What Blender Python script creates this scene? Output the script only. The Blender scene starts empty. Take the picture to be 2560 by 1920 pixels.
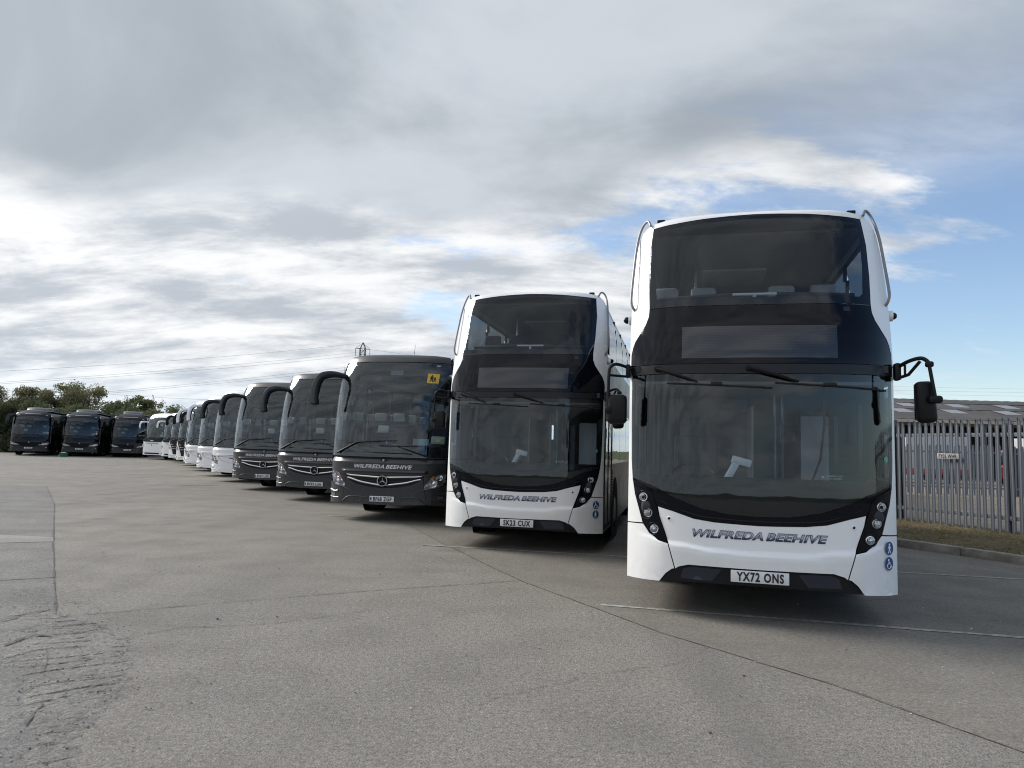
import bpy, bmesh, math, random
import numpy as np
from mathutils import Vector, Matrix, noise as mnoise
from mathutils.geometry import tessellate_polygon
R = math.radians
random.seed(7)
SC = bpy.context.scene
COL = SC.collection

# ------------------------------------------------------------------ camera
cd = bpy.data.cameras.new('camera')
cd.sensor_width = 36.0
cd.lens = 1818.0 / 2560.0 * 36.0
cd.clip_start = 0.1
cd.clip_end = 3000.0
cam = bpy.data.objects.new('camera', cd)
COL.objects.link(cam)
PITCH, ROLL, CAMH = R(5.04), R(1.636), 1.577
_r = Vector((1, 0, 0)); _u = Vector((0, -math.sin(PITCH), math.cos(PITCH))); _f = Vector((0, math.cos(PITCH), math.sin(PITCH)))
_r2 = _r * math.cos(ROLL) + _u * math.sin(ROLL)
_u2 = _u * math.cos(ROLL) - _r * math.sin(ROLL)
cam.matrix_world = Matrix(((_r2.x, _u2.x, -_f.x, 0), (_r2.y, _u2.y, -_f.y, 0), (_r2.z, _u2.z, -_f.z, CAMH), (0, 0, 0, 1)))
SC.camera = cam

# ------------------------------------------------------------------ light
SUN_AZ, SUN_EL = R(-61), R(34)     # azimuth from +Y, negative to the left
W = bpy.data.worlds.new('World'); SC.world = W; W.use_nodes = True
nt = W.node_tree; nt.nodes.clear()
def wn(t, **k):
    n = nt.nodes.new(t)
    for a, b in k.items(): setattr(n, a, b)
    return n
def wl(a, b): nt.links.new(a, b)
def wmath(op, a, b=None, c=None, clamp=False):
    n = wn('ShaderNodeMath', operation=op, use_clamp=clamp)
    for i, v in enumerate((a, b, c)):
        if v is None: continue
        if isinstance(v, (int, float)): n.inputs[i].default_value = v
        else: wl(v, n.inputs[i])
    return n.outputs[0]
def wramp(v, lo, hi, o0=0.0, o1=1.0):
    n = wn('ShaderNodeMapRange', interpolation_type='SMOOTHSTEP')
    wl(v, n.inputs[0]); n.inputs[1].default_value = lo; n.inputs[2].default_value = hi
    n.inputs[3].default_value = o0; n.inputs[4].default_value = o1
    return n.outputs[0]
def wmix(f, a, b):
    n = wn('ShaderNodeMix', data_type='RGBA')
    if isinstance(f, (int, float)): n.inputs[0].default_value = f
    else: wl(f, n.inputs[0])
    for s, v in ((6, a), (7, b)):
        if isinstance(v, tuple): n.inputs[s].default_value = (*v, 1)
        else: wl(v, n.inputs[s])
    return n.outputs[2]
sky = wn('ShaderNodeTexSky', sky_type='NISHITA', sun_disc=False)
sky.sun_elevation = SUN_EL; sky.sun_rotation = SUN_AZ; sky.altitude = 50; sky.air_density = 1.0; sky.dust_density = 0.6; sky.ozone_density = 1.5
tc = wn('ShaderNodeTexCoord'); sep = wn('ShaderNodeSeparateXYZ'); wl(tc.outputs['Generated'], sep.inputs[0])
zz = wmath('ADD', wmath('MAXIMUM', sep.outputs[2], 0.0), 0.27)
cx = wmath('DIVIDE', sep.outputs[0], zz); cy = wmath('DIVIDE', sep.outputs[1], zz)
comb = wn('ShaderNodeCombineXYZ'); wl(cx, comb.inputs[0]); wl(cy, comb.inputs[1])
def wnoise(scale, detail, rough, off, dist=0.0, stretch=(1, 1, 1)):
    mp = wn('ShaderNodeMapping'); wl(comb.outputs[0], mp.inputs[0])
    mp.inputs['Location'].default_value = off; mp.inputs['Scale'].default_value = stretch
    n = wn('ShaderNodeTexNoise'); wl(mp.outputs[0], n.inputs['Vector'])
    n.inputs['Scale'].default_value = scale; n.inputs['Detail'].default_value = detail
    n.inputs['Roughness'].default_value = rough; n.inputs['Distortion'].default_value = dist
    return n.outputs['Fac']
dcy = wmath('SUBTRACT', cy, 0.72)
rad = wmath('SQRT', wmath('ADD', wmath('MULTIPLY', wmath('MULTIPLY', wmath('ADD', cx, 0.30), wmath('ADD', cx, 0.30)), 0.42), wmath('MULTIPLY', dcy, dcy)))
nbig = wnoise(0.8, 6, 0.55, (3.1, 1.7, 0), 0.2)
ncl = wnoise(1.7, 12, 0.62, (8.3, 2.2, 0), 0.15, (0.8, 1.5, 1))
nth = wnoise(2.7, 12, 0.63, (1.3, 9.1, 0), 0.15, (0.75, 1.6, 1))
nfi = wnoise(1.0, 7, 0.55, (7.9, 1.6, 0), 0.5)
# grey deck overhead with a soft ragged edge, broken cloud towards the horizon
deck = wramp(wmath('ADD', rad, wmath('MULTIPLY', wmath('SUBTRACT', nbig, 0.5), 1.1)), 1.16, 0.62)
cov = wramp(wmath('ADD', wmath('ADD', ncl, wmath('MULTIPLY', sep.outputs[0], -0.29)), wmath('MULTIPLY', sep.outputs[1], 0.045)), 0.385, 0.525)
cover = wmath('MAXIMUM', cov, wmath('MULTIPLY', deck, 0.97))
shade = wramp(nth, 0.36, 0.64)
white = (7.1, 7.2, 7.3); grey = (3.7, 4.05, 4.5)
broken = wmix(shade, white, grey)
deckc = wmix(wramp(nfi, 0.36, 0.62), (4.6, 4.95, 5.35), (2.75, 3.1, 3.5))
cloud = wmix(wramp(deck, 0.15, 0.95), broken, deckc)
skyb = wn('ShaderNodeMix', data_type='RGBA', blend_type='MULTIPLY'); skyb.inputs[0].default_value = 1.0; wl(sky.outputs[0], skyb.inputs[6]); skyb.inputs[7].default_value = (1.15, 1.15, 1.17, 1)
# cloud brightens towards the veiled sun, as it does at the left edge of the view
sdir = (math.sin(SUN_AZ) * math.cos(SUN_EL), math.cos(SUN_AZ) * math.cos(SUN_EL), math.sin(SUN_EL))
dt = wn('ShaderNodeVectorMath', operation='DOT_PRODUCT'); wl(tc.outputs['Generated'], dt.inputs[0]); dt.inputs[1].default_value = sdir
glow = wn('ShaderNodeMix', data_type='RGBA', blend_type='MULTIPLY'); glow.inputs[0].default_value = 1.0; wl(cloud, glow.inputs[6])
gcol = wmix(wmath('POWER', wmath('MAXIMUM', dt.outputs['Value'], 0.0), 9.0), (0.95, 0.95, 0.95), (1.45, 1.42, 1.38)); wl(gcol, glow.inputs[7])
thin = wmix(cover, skyb.outputs[2], glow.outputs[2])
# pale band of haze just over the horizon
hz = wramp(sep.outputs[2], 0.12, 0.0, 0.0, 0.5)
final = wmix(hz, thin, (5.6, 6.6, 7.5))
bg = wn('ShaderNodeBackground'); wl(final, bg.inputs[0]); bg.inputs[1].default_value = 0.095
wo = wn('ShaderNodeOutputWorld'); wl(bg.outputs[0], wo.inputs[0])
sd = bpy.data.lights.new('sun', 'SUN'); sd.energy = 2.4; sd.angle = R(24); sd.color = (1.0, 0.955, 0.89)
sun = bpy.data.objects.new('sun', sd); COL.objects.link(sun)
_sv = Vector((math.sin(SUN_AZ) * math.cos(SUN_EL), math.cos(SUN_AZ) * math.cos(SUN_EL), math.sin(SUN_EL)))
sun.rotation_euler = _sv.to_track_quat('Z', 'Y').to_euler()
SC.view_settings.view_transform = 'Standard'; SC.view_settings.look = 'None'
SC.view_settings.exposure = 0.60; SC.view_settings.gamma = 1.0; SC.view_settings.use_curve_mapping = False
SC.cycles.filter_width = 1.1; SC.cycles.transparent_max_bounces = 16; SC.cycles.max_bounces = 7; SC.cycles.caustics_reflective = False; SC.cycles.caustics_refractive = False

# ------------------------------------------------------------------ materials
def srgb(h):
    v = [int(h[i:i + 2], 16) / 255 for i in (0, 2, 4)]
    return tuple(((c + .055) / 1.055) ** 2.4 if c > .04045 else c / 12.92 for c in v)
class MT:
    def __init__(s, name):
        s.m = bpy.data.materials.new(name); s.m.use_nodes = True; s.t = s.m.node_tree; s.t.nodes.clear()
    def n(s, t, **k):
        n = s.t.nodes.new(t)
        for a, b in k.items(): setattr(n, a, b)
        return n
    def l(s, a, b): s.t.links.new(a, b)
    def set(s, sock, v):
        if hasattr(v, 'is_output'): s.l(v, sock)
        elif isinstance(v, tuple) and len(v) == 3 and sock.type == 'RGBA': sock.default_value = (*v, 1)
        else: sock.default_value = v
    def math(s, op, a, b=None, clamp=False):
        n = s.n('ShaderNodeMath', operation=op, use_clamp=clamp); s.set(n.inputs[0], a)
        if b is not None: s.set(n.inputs[1], b)
        return n.outputs[0]
    def ramp(s, v, lo, hi, o0=0., o1=1.):
        n = s.n('ShaderNodeMapRange', interpolation_type='SMOOTHSTEP'); s.l(v, n.inputs[0])
        for i, q in enumerate((lo, hi, o0, o1)): n.inputs[i + 1].default_value = q
        return n.outputs[0]
    def mix(s, f, a, b, blend='MIX'):
        n = s.n('ShaderNodeMix', data_type='RGBA', blend_type=blend); s.set(n.inputs[0], f); s.set(n.inputs[6], a); s.set(n.inputs[7], b); return n.outputs[2]
    def coord(s, kind='Object', scale=(1, 1, 1), rot=(0, 0, 0)):
        if kind == 'World':
            g = s.n('ShaderNodeNewGeometry'); src = g.outputs['Position']
        else: src = s.n('ShaderNodeTexCoord').outputs[kind]
        m = s.n('ShaderNodeMapping'); s.l(src, m.inputs[0]); m.inputs['Scale'].default_value = scale; m.inputs['Rotation'].default_value = rot
        return m.outputs[0]
    def noise(s, co, scale, detail=4, rough=.5, dist=0.):
        n = s.n('ShaderNodeTexNoise'); s.l(co, n.inputs['Vector'])
        for k, v in (('Scale', scale), ('Detail', detail), ('Roughness', rough), ('Distortion', dist)): n.inputs[k].default_value = v
        return n.outputs['Fac']
    def vor(s, co, scale, feature='F1', out='Distance'):
        n = s.n('ShaderNodeTexVoronoi', feature=feature); s.l(co, n.inputs['Vector']); n.inputs['Scale'].default_value = scale; return n.outputs[out]
    def bump(s, h, dist, strength=1.):
        n = s.n('ShaderNodeBump'); s.l(h, n.inputs['Height']); n.inputs['Distance'].default_value = dist; n.inputs['Strength'].default_value = strength; return n.outputs[0]
    def pbr(s, col, rough=.5, metal=0., coat=0., normal=None, spec=.5, crough=.04):
        p = s.n('ShaderNodeBsdfPrincipled')
        s.set(p.inputs['Base Color'], col); s.set(p.inputs['Roughness'], rough); s.set(p.inputs['Metallic'], metal)
        p.inputs['Coat Weight'].default_value = coat; p.inputs['Coat Roughness'].default_value = crough; p.inputs['Specular IOR Level'].default_value = spec
        if normal is not None: s.l(normal, p.inputs['Normal'])
        return p.outputs[0]
    def out(s, sh):
        o = s.n('ShaderNodeOutputMaterial'); s.l(sh, o.inputs[0]); return s.m
M = {}
def paint(name, col, rough=.35, coat=.7, metal=0., dirt=.08, spec=.5):
    t = MT(name); co = t.coord('Object')
    d = t.noise(co, 1.7, 5, .6)
    g = t.n('ShaderNodeSeparateXYZ'); t.l(co, g.inputs[0])
    c = t.mix(t.ramp(d, .45, .75, 0, dirt), col, tuple(v * .6 + .03 for v in col))
    # road film, strongest near the skirt
    low = t.math('MULTIPLY', t.ramp(g.outputs[2], .75, .3, 0, .13), t.ramp(t.noise(co, 9, 4, .7), .35, .7))
    c = t.mix(low, c, (.30, .28, .25))
    M[name] = t.out(t.pbr(c, t.ramp(d, .3, .8, rough, rough + .12), metal, coat, None, spec))
paint('white_paint', (.90, .90, .905), .28, .6, dirt=.03)
paint('grey_paint', (.021, .0225, .026), .34, .45, .15, .05, .5)
paint('black_paint', (.004, .004, .009), .26, .1, .0, .03, .42)
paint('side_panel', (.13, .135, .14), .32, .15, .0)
def flat(name, col, rough=.5, metal=0., coat=0., spec=.5):
    t = MT(name); co = t.coord('Object'); d = t.noise(co, 14, 4, .6)
    c = t.mix(t.ramp(d, .35, .8, 0, .25), col, tuple(v * .72 for v in col))
    M[name] = t.out(t.pbr(c, t.ramp(d, .3, .8, max(rough - .04, .02), rough + .06), metal, coat, None, spec))
flat('black_gloss', (.002, .003, .007), .05, 0, 0, .26)
flat('black_plastic', (.007, .007, .008), .45, 0, 0, .25)
flat('band_plastic', (.012, .014, .018), .32, 0, 0, .3)
flat('insert_gloss', (.022, .028, .040), .22, 0, 0, .4)
flat('rubber', (.016, .016, .016), .8)
flat('steel', (.42, .42, .44), .34, .9)
flat('dull_steel', (.26, .255, .26), .5, .7)
flat('chrome', (.72, .73, .76), .12, 1.)
flat('rim_metal', (.25, .25, .26), .4, .8)
flat('interior_dark', (.028, .030, .034), .7)
flat('interior_grey', (.17, .175, .185), .6)
flat('liner', (.42, .435, .46), .6)
flat('seat_dark', (.020, .024, .040), .85)
flat('seat_driver', (.09, .092, .097), .8)
flat('seat_light', (.42, .42, .41), .6)
flat('headrest_leather', (.40, .39, .36), .5)
flat('machine_white', (.80, .81, .82), .35)
flat('plate_white', (.78, .78, .79), .4)
flat('plate_faded', (.42, .42, .42), .6)
flat('plate_black', (.012, .012, .014), .5)
flat('blue_vinyl', (.012, .075, .26), .3)
flat('white_vinyl', (.85, .85, .87), .35)
flat('yellow_vinyl', (.72, .47, .045), .4)
flat('green_vinyl', (.10, .36, .30), .4)
flat('lime_vinyl', (.40, .45, .06), .4)
flat('paper', (.60, .74, .78), .7)
flat('underside', (.012, .012, .012), .85)
flat('silver_letter', (.78, .79, .82), .4, 0)
flat('outline_navy', (.014, .018, .045), .4)
flat('galv', (.19, .21, .24), .52, .35)
flat('galv_dark', (.085, .095, .11), .5, .4)
flat('lorry_white', (.46, .46, .47), .5)
flat('red_paint', (.33, .025, .025), .4, 0, .4)
flat('bucket_green', (.010, .16, .085), .45)
flat('wood', (.28, .19, .11), .7)
flat('beige_trim', (.42, .38, .30), .6)
flat('skylight', (.27, .275, .28), .45)
flat('wire', (.06, .065, .075), .5, .5)
flat('pylon_steel', (.10, .115, .14), .5, .5)
flat('amber', (.55, .16, .02), .25)
flat('rearlamp_red', (.4, .02, .02), .25)
flat('stone', (.34, .33, .32), .85)
flat('stone_dark', (.12, .12, .125), .85)
def glass(name, tint, ior=1.5, rough=0.0, boost=1.0):
    t = MT(name); co = t.coord('Object')
    tr = t.n('ShaderNodeBsdfTransparent'); t.set(tr.inputs[0], tint)
    gl = t.n('ShaderNodeBsdfGlossy'); t.set(gl.inputs['Color'], (.90, .96, 1.)); gl.inputs['Roughness'].default_value = rough
    nm = t.bump(t.noise(co, 1.6, 2, .5), .02, .25); t.l(nm, gl.inputs['Normal'])
    fr = t.n('ShaderNodeFresnel'); fr.inputs['IOR'].default_value = ior; t.l(nm, fr.inputs['Normal'])
    f = t.math('MULTIPLY', fr.outputs[0], boost, True)
    # faint film of dust
    df = t.n('ShaderNodeBsdfDiffuse'); t.set(df.inputs[0], (.55, .56, .55))
    m0 = t.n('ShaderNodeMixShader'); t.l(t.ramp(t.noise(co, 3.0, 6, .65),   .35, .75, .0, .008), m0.inputs[0]); t.l(tr.outputs[0], m0.inputs[1]); t.l(df.outputs[0], m0.inputs[2])
    mx = t.n('ShaderNodeMixShader'); t.l(f, mx.inputs[0]); t.l(m0.outputs[0], mx.inputs[1]); t.l(gl.outputs[0], mx.inputs[2])
    M[name] = t.out(mx.outputs[0])
glass('windscreen', (.74, .82, .87), 1.5, 0, 1.25)
glass('windscreen_tint', (.74, .82, .90), 1.48, 0, .95)
glass('coach_screen', (.78, .89, .96), 1.52, 0, 1.5)
glass('side_glass', (.76, .82, .86), 1.45, 0, .85)
glass('side_glass_dark', (.22, .25, .28), 1.5, 0, 1.1)
glass('lens', (.9, .92, .95), 1.5, .02)
def sign_mat():
    t = MT('led_matrix'); co = t.coord('Object')
    s = t.n('ShaderNodeSeparateXYZ'); t.l(co, s.inputs[0])
    w = t.math('SINE', t.math('MULTIPLY', s.outputs[2], 2 * math.pi / .0165))
    c = t.mix(t.ramp(w, -.5, .8), (.010, .014, .022), (.024, .029, .038))
    M['led_matrix'] = t.out(t.pbr(c, .16, 0, .5))
sign_mat()
def chrome_letter():
    # printed chrome effect: light above, navy towards the foot of each letter
    t = MT('chrome_letter'); co = t.coord('Object'); s = t.n('ShaderNodeSeparateXYZ'); t.l(co, s.inputs[0])
    nz = t.noise(co, 6, 2, .5)
    h = t.math('ADD', s.outputs[2], t.math('MULTIPLY', t.math('SUBTRACT', nz, .5), .03))
    c = t.mix(t.ramp(h, .785, .825), (.03, .04, .10), (.46, .47, .60)); c = t.mix(t.ramp(h, .83, .85), c, (.36, .37, .48))
    M['chrome_letter'] = t.out(t.pbr(c, .35, .1))
chrome_letter()
def lamp_lens():
    t = MT('lamp_lens'); co = t.coord('Object'); v = t.vor(co, 55)
    c = t.mix(t.ramp(v, .1, .6), (.66, .67, .68), (.30, .31, .33))
    M['lamp_lens'] = t.out(t.pbr(c, .08, .5, .8, t.bump(v, .004)))
    t = MT('headlamp'); co = t.coord('Object'); v = t.vor(co, 16); w = t.noise(co, 9, 3)
    c = t.mix(t.ramp(v, .2, .6), (.62, .64, .66), (.17, .18, .19))
    M['headlamp'] = t.out(t.pbr(c, .10, .75, 1., t.bump(w, .02)))
lamp_lens()

# ground materials ------------------------------------------------------
def tarmac(name, base, warm, agg=1., rot=0., brush=0., dark=.45):
    t = MT(name); co = t.coord('World'); 
    big = t.noise(co, .22, 5, .55, .3); mid = t.noise(co, 1.3, 6, .6, .2); fine = t.noise(co, 70, 3, .75); st = t.vor(co, 85); st2 = t.noise(co, 95, 3, .8)
    c = t.mix(t.ramp(big, .30, .70), base, warm)
    c = t.mix(t.ramp(mid, .38, .68, 0, .42), c, tuple(v * .66 for v in base))
    c = t.mix(t.ramp(t.noise(co, 4.5, 5, .65), .55, .8, 0, .22), c, tuple(min(v * 1.35, .6) for v in warm))
    gr2 = t.noise(co, 27, 4, .8); c = t.mix(t.ramp(gr2, .50, .64, 0, .8 * agg), c, tuple(v * .5 for v in base)); c = t.mix(t.ramp(gr2, .47, .34, 0, .7 * agg), c, tuple(min(v * 1.4, .6) for v in warm))
    c = t.mix(t.ramp(fine, .44, .60, 0, .60 * agg), c, tuple(v * .42 for v in base))
    c = t.mix(t.ramp(st2, .56, .70, 0, .55 * agg), c, tuple(min(v * 1.75, .7) for v in base))
    sc_ = t.coord('World', (.115, .16, 1), (0, 0, rot + R(48))); sv = t.n('ShaderNodeTexWhiteNoise', noise_dimensions='2D'); fl = t.n('ShaderNodeVectorMath', operation='FLOOR'); t.l(sc_, fl.inputs[0]); t.l(fl.outputs[0], sv.inputs['Vector'])
    c = t.mix(t.math('MULTIPLY', sv.outputs['Value'], .16), c, tuple(v * .55 for v in base))
    # tyre tracks and oil, drawn out along the rows
    ct = t.coord('World', (.9, .08, 1), (0, 0, rot))
    c = t.mix(t.ramp(t.noise(ct, 1.1, 4, .55), .50, .74, 0, dark), c, tuple(v * .55 for v in base))
    cs = t.coord('World', (.12, 1.1, 1), (0, 0, rot + R(14)))
    c = t.mix(t.ramp(t.noise(cs, 1.4, 5, .6), .55, .75, 0, .25), c, tuple(v * .6 for v in base))
    ov = t.n('ShaderNodeTexVoronoi', feature='F1'); t.l(co, ov.inputs['Vector']); ov.inputs['Scale'].default_value = .55
    oil = t.math('MULTIPLY', t.ramp(t.math('ADD', ov.outputs['Distance'], t.math('MULTIPLY', t.noise(co, 6, 4, .6), .25)), .34, .16), t.ramp(t.noise(co, .16, 2), .46, .60)); c = t.mix(t.math('MULTIPLY', oil, .42), c, tuple(v * .35 for v in base))
    # hairline crazing
    cw = t.coord('World'); ds = t.n('ShaderNodeMix', data_type='VECTOR'); ds.inputs[0].default_value = .22; t.l(cw, ds.inputs[4])
    nn = t.n('ShaderNodeTexNoise'); t.l(cw, nn.inputs['Vector']); nn.inputs['Scale'].default_value = 1.6; nn.inputs['Detail'].default_value = 6; t.l(nn.outputs['Color'], ds.inputs[5])
    vv = t.n('ShaderNodeTexVoronoi', feature='DISTANCE_TO_EDGE'); t.l(ds.outputs[1], vv.inputs['Vector']); vv.inputs['Scale'].default_value = .42
    crk = t.math('MULTIPLY', t.ramp(vv.outputs['Distance'], .004, .0, 0, 1), t.ramp(t.noise(co, .35, 3), .50, .62))
    c = t.mix(t.math('MULTIPLY', crk, .4), c, tuple(v * .25 for v in base))
    h = t.math('ADD', t.math('MULTIPLY', fine, .5), t.math('MULTIPLY', st, .6))
    if brush:
        cb = t.coord('World', (1, 1, 1), (0, 0, rot)); wv = t.n('ShaderNodeTexWave', bands_direction='Y'); t.l(cb, wv.inputs['Vector'])
        wv.inputs['Scale'].default_value = 7.5; wv.inputs['Distortion'].default_value = 1.6; wv.inputs['Detail'].default_value = 3
        h = t.math('ADD', h, t.math('MULTIPLY', wv.outputs['Fac'], brush))
        c = t.mix(t.math('MULTIPLY', t.ramp(wv.outputs['Fac'], .6, .95), .10), c, tuple(v * .55 for v in base))
    M[name] = t.out(t.pbr(c, t.ramp(mid, .3, .7, .72, .9), 0, 0, t.bump(h, .006, .9), .3))
tarmac('tarmac', (.240, .227, .207), (.305, .282, .246), 1.0, R(-25), 0, .35)
tarmac('tarmac_old', (.205, .200, .195), (.25, .24, .226), 1.05, R(-25), 0, .25)
tarmac('concrete', (.228, .212, .186), (.28, .26, .224), .75, R(14), .55, .35)
tarmac('patch_pale', (.285, .276, .258), (.33, .318, .295), .6, 0, 0, .2)
tarmac('broken', (.212, .203, .19), (.285, .268, .24), 1.05, 0, 0, .3)
tarmac('yard_tan', (.27, .225, .175), (.33, .28, .22), .6)
def simple_noise(name, c0, c1, sc, rough=.9, b=.02):
    t = MT(name); co = t.coord('World'); n = t.noise(co, sc, 6, .65); c = t.mix(t.ramp(n, .3, .7), c0, c1)
    M[name] = t.out(t.pbr(c, rough, 0, 0, t.bump(t.noise(co, sc * 6, 4, .7), b), .2))
simple_noise('kerb_stone', (.24, .225, .195), (.42, .40, .35), 5, .9, .02)
simple_noise('soil', (.17, .13, .085), (.26, .21, .13), 6, .95, .04)
simple_noise('crack_fill', (.095, .091, .086), (.19, .182, .172), 14, .95, .01)
simple_noise('field', (.06, .075, .03), (.10, .10, .05), .3)
def line_paint():
    t = MT('worn_line'); co = t.coord('World')
    c = t.mix(t.ramp(t.noise(co, 14, 6, .7), .38, .60), (.46, .45, .43), (.27, .26, .245))
    M['worn_line'] = t.out(t.pbr(c, .8, 0, 0, None, .3))
line_paint()
def roof_mat():
    t = MT('roof_sheet'); co = t.coord('Object'); s = t.n('ShaderNodeSeparateXYZ'); t.l(co, s.inputs[0])
    c = t.mix(t.ramp(t.noise(co, .35, 5, .6), .3, .7), (.060, .054, .052), (.094, .086, .082))
    M['roof_sheet'] = t.out(t.pbr(c, .7))
roof_mat()
def leaf(name, a, b, sss=.0):
    t = MT(name); oi = t.coord('Object'); n = t.noise(oi, .9, 3); n2 = t.noise(oi, 7., 3, .7)
    c = t.mix(t.ramp(n, .35, .65), a, b); c = t.mix(t.ramp(n2, .4, .75, 0, .45), c, tuple(v * .55 for v in a))
    d = t.n('ShaderNodeBsdfDiffuse'); t.l(c, d.inputs[0]); tl = t.n('ShaderNodeBsdfTranslucent'); t.l(c, tl.inputs[0])
    m = t.n('ShaderNodeMixShader'); m.inputs[0].default_value = .45; t.l(d.outputs[0], m.inputs[1]); t.l(tl.outputs[0], m.inputs[2])
    M[name] = t.out(m.outputs[0])
leaf('leaf_olive', (.22, .22, .12), (.28, .25, .15))
leaf('leaf_green', (.14, .175, .08), (.20, .21, .10))
leaf('leaf_dark', (.12, .15, .08), (.16, .18, .10))
leaf('leaf_russet', (.24, .20, .12), (.19, .19, .10))
leaf('grass_dry', (.34, .28, .17), (.26, .23, .13))
leaf('grass_green', (.10, .14, .04), (.17, .17, .06))
flat('bark', (.085, .065, .05), .9)

# ------------------------------------------------------------------ mesh helpers
def finish(name, me, mat, parent=None, label=None):
    o = bpy.data.objects.new(name, me); COL.objects.link(o)
    if mat is not None and len(me.materials) == 0: me.materials.append(M[mat])
    if parent is not None: o.parent = parent
    if label: o['label'] = label
    return o
def tag(o, label=None, cat=None, group=None, kind=None):
    for k, v in (('label', label), ('category', cat), ('group', group), ('kind', kind)):
        if v: o[k] = v
    return o
def empty(name, loc, rz=0.):
    o = bpy.data.objects.new(name, None); COL.objects.link(o); o.location = loc; o.rotation_euler = (0, 0, rz); o.empty_display_size = .3
    return o
class MB:
    def __init__(s): s.v = []; s.f = []; s.sm = []
    def add(s, vs, fs, smooth=False):
        b = len(s.v); s.v += [tuple(v) for v in vs]; s.f += [tuple(i + b for i in f) for f in fs]; s.sm += [smooth] * len(fs); return s
    def box(s, x0, x1, y0, y1, z0, z1, bev=0.):
        if bev <= 0:
            return s.add([(x0, y0, z0), (x1, y0, z0), (x1, y1, z0), (x0, y1, z0), (x0, y0, z1), (x1, y0, z1), (x1, y1, z1), (x0, y1, z1)],
                         [(0, 3, 2, 1), (4, 5, 6, 7), (0, 1, 5, 4), (1, 2, 6, 5), (2, 3, 7, 6), (3, 0, 4, 7)])
        return s.rbox((x0 + x1) / 2, (y0 + y1) / 2, (z0 + z1) / 2, (x1 - x0) / 2, (y1 - y0) / 2, (z1 - z0) / 2, bev)
    def rbox(s, cx, cy, cz, hx, hy, hz, r, mat=None, seg=2):
        bm = bmesh.new(); bmesh.ops.create_cube(bm, size=2)
        for v in bm.verts: v.co = Vector((v.co.x * hx, v.co.y * hy, v.co.z * hz))
        bmesh.ops.bevel(bm, geom=bm.edges[:], offset=min(r, hx * .98, hy * .98, hz * .98), segments=seg, affect='EDGES', profile=.5)
        T = mat or Matrix.Identity(4); bm.verts.index_update()
        vs = [T @ v.co + Vector((cx, cy, cz)) for v in bm.verts]; fs = [[v.index for v in f.verts] for f in bm.faces]; bm.free()
        return s.add(vs, fs, True)
    def tube(s, pts, r, n=8, cap=True, up=None, sx=1., sy=1.):
        pts = [Vector(p) for p in pts]; rr = r if isinstance(r, (list, tuple)) else [r] * len(pts)
        vs = []; prev = None
        for i, p in enumerate(pts):
            a = pts[max(i - 1, 0)]; b = pts[min(i + 1, len(pts) - 1)]; d = (b - a).normalized()
            if prev is None:
                ref = Vector(up) if up else (Vector((0, 0, 1)) if abs(d.z) < .9 else Vector((1, 0, 0)))
                u = d.cross(ref).normalized()
            else: u = (prev - d * prev.dot(d)).normalized()
            prev = u; w = d.cross(u).normalized()
            for k in range(n):
                t = 2 * math.pi * k / n; vs.append(p + (u * math.cos(t) * sx + w * math.sin(t) * sy) * rr[i])
        fs = [(i * n + k, i * n + (k + 1) % n, (i + 1) * n + (k + 1) % n, (i + 1) * n + k) for i in range(len(pts) - 1) for k in range(n)]
        s.add(vs, fs, True)
        if cap: s.add([vs[k] for k in range(n)], [tuple(range(n))]); s.add([vs[-n + k] for k in range(n)], [tuple(reversed(range(n)))])
        return s
    def lathe(s, prof, axis='x', c=(0, 0, 0), n=24, smooth=True):
        vs = []; m = len(prof)
        for k in range(n):
            t = 2 * math.pi * k / n
            for (r, h) in prof:
                a, b = r * math.cos(t), r * math.sin(t)
                p = {'x': (h, a, b), 'y': (a, h, b), 'z': (a, b, h)}[axis]
                vs.append((p[0] + c[0], p[1] + c[1], p[2] + c[2]))
        fs = [(k * m + i, k * m + i + 1, ((k + 1) % n) * m + i + 1, ((k + 1) % n) * m + i) for k in range(n) for i in range(m - 1)]
        return s.add(vs, fs, smooth)
    def mesh(s, name, sharp=35):
        me = bpy.data.meshes.new(name); me.from_pydata(s.v, [], s.f); me.validate()
        bm = bmesh.new(); bm.from_mesh(me); bmesh.ops.recalc_face_normals(bm, faces=bm.faces[:]); bm.to_mesh(me); bm.free()
        if any(s.sm):
            me.polygons.foreach_set('use_smooth', [True] * len(me.polygons)); me.set_sharp_from_angle(angle=R(sharp))
        return me
    def build(s, name, mat, parent=None, label=None, sharp=35): return finish(name, s.mesh(name, sharp), mat, parent, label)
def spline(pts, n=6):
    P = [Vector(p) for p in pts]; out = []
    for i in range(len(P) - 1):
        p0, p1, p2, p3 = P[max(i - 1, 0)], P[i], P[i + 1], P[min(i + 2, len(P) - 1)]
        for k in range(n):
            t = k / n; out.append(.5 * ((2 * p1) + (p2 - p0) * t + (2 * p0 - 5 * p1 + 4 * p2 - p3) * t * t + (3 * p1 - p0 - 3 * p2 + p3) * t ** 3))
    out.append(P[-1]); return out
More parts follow.
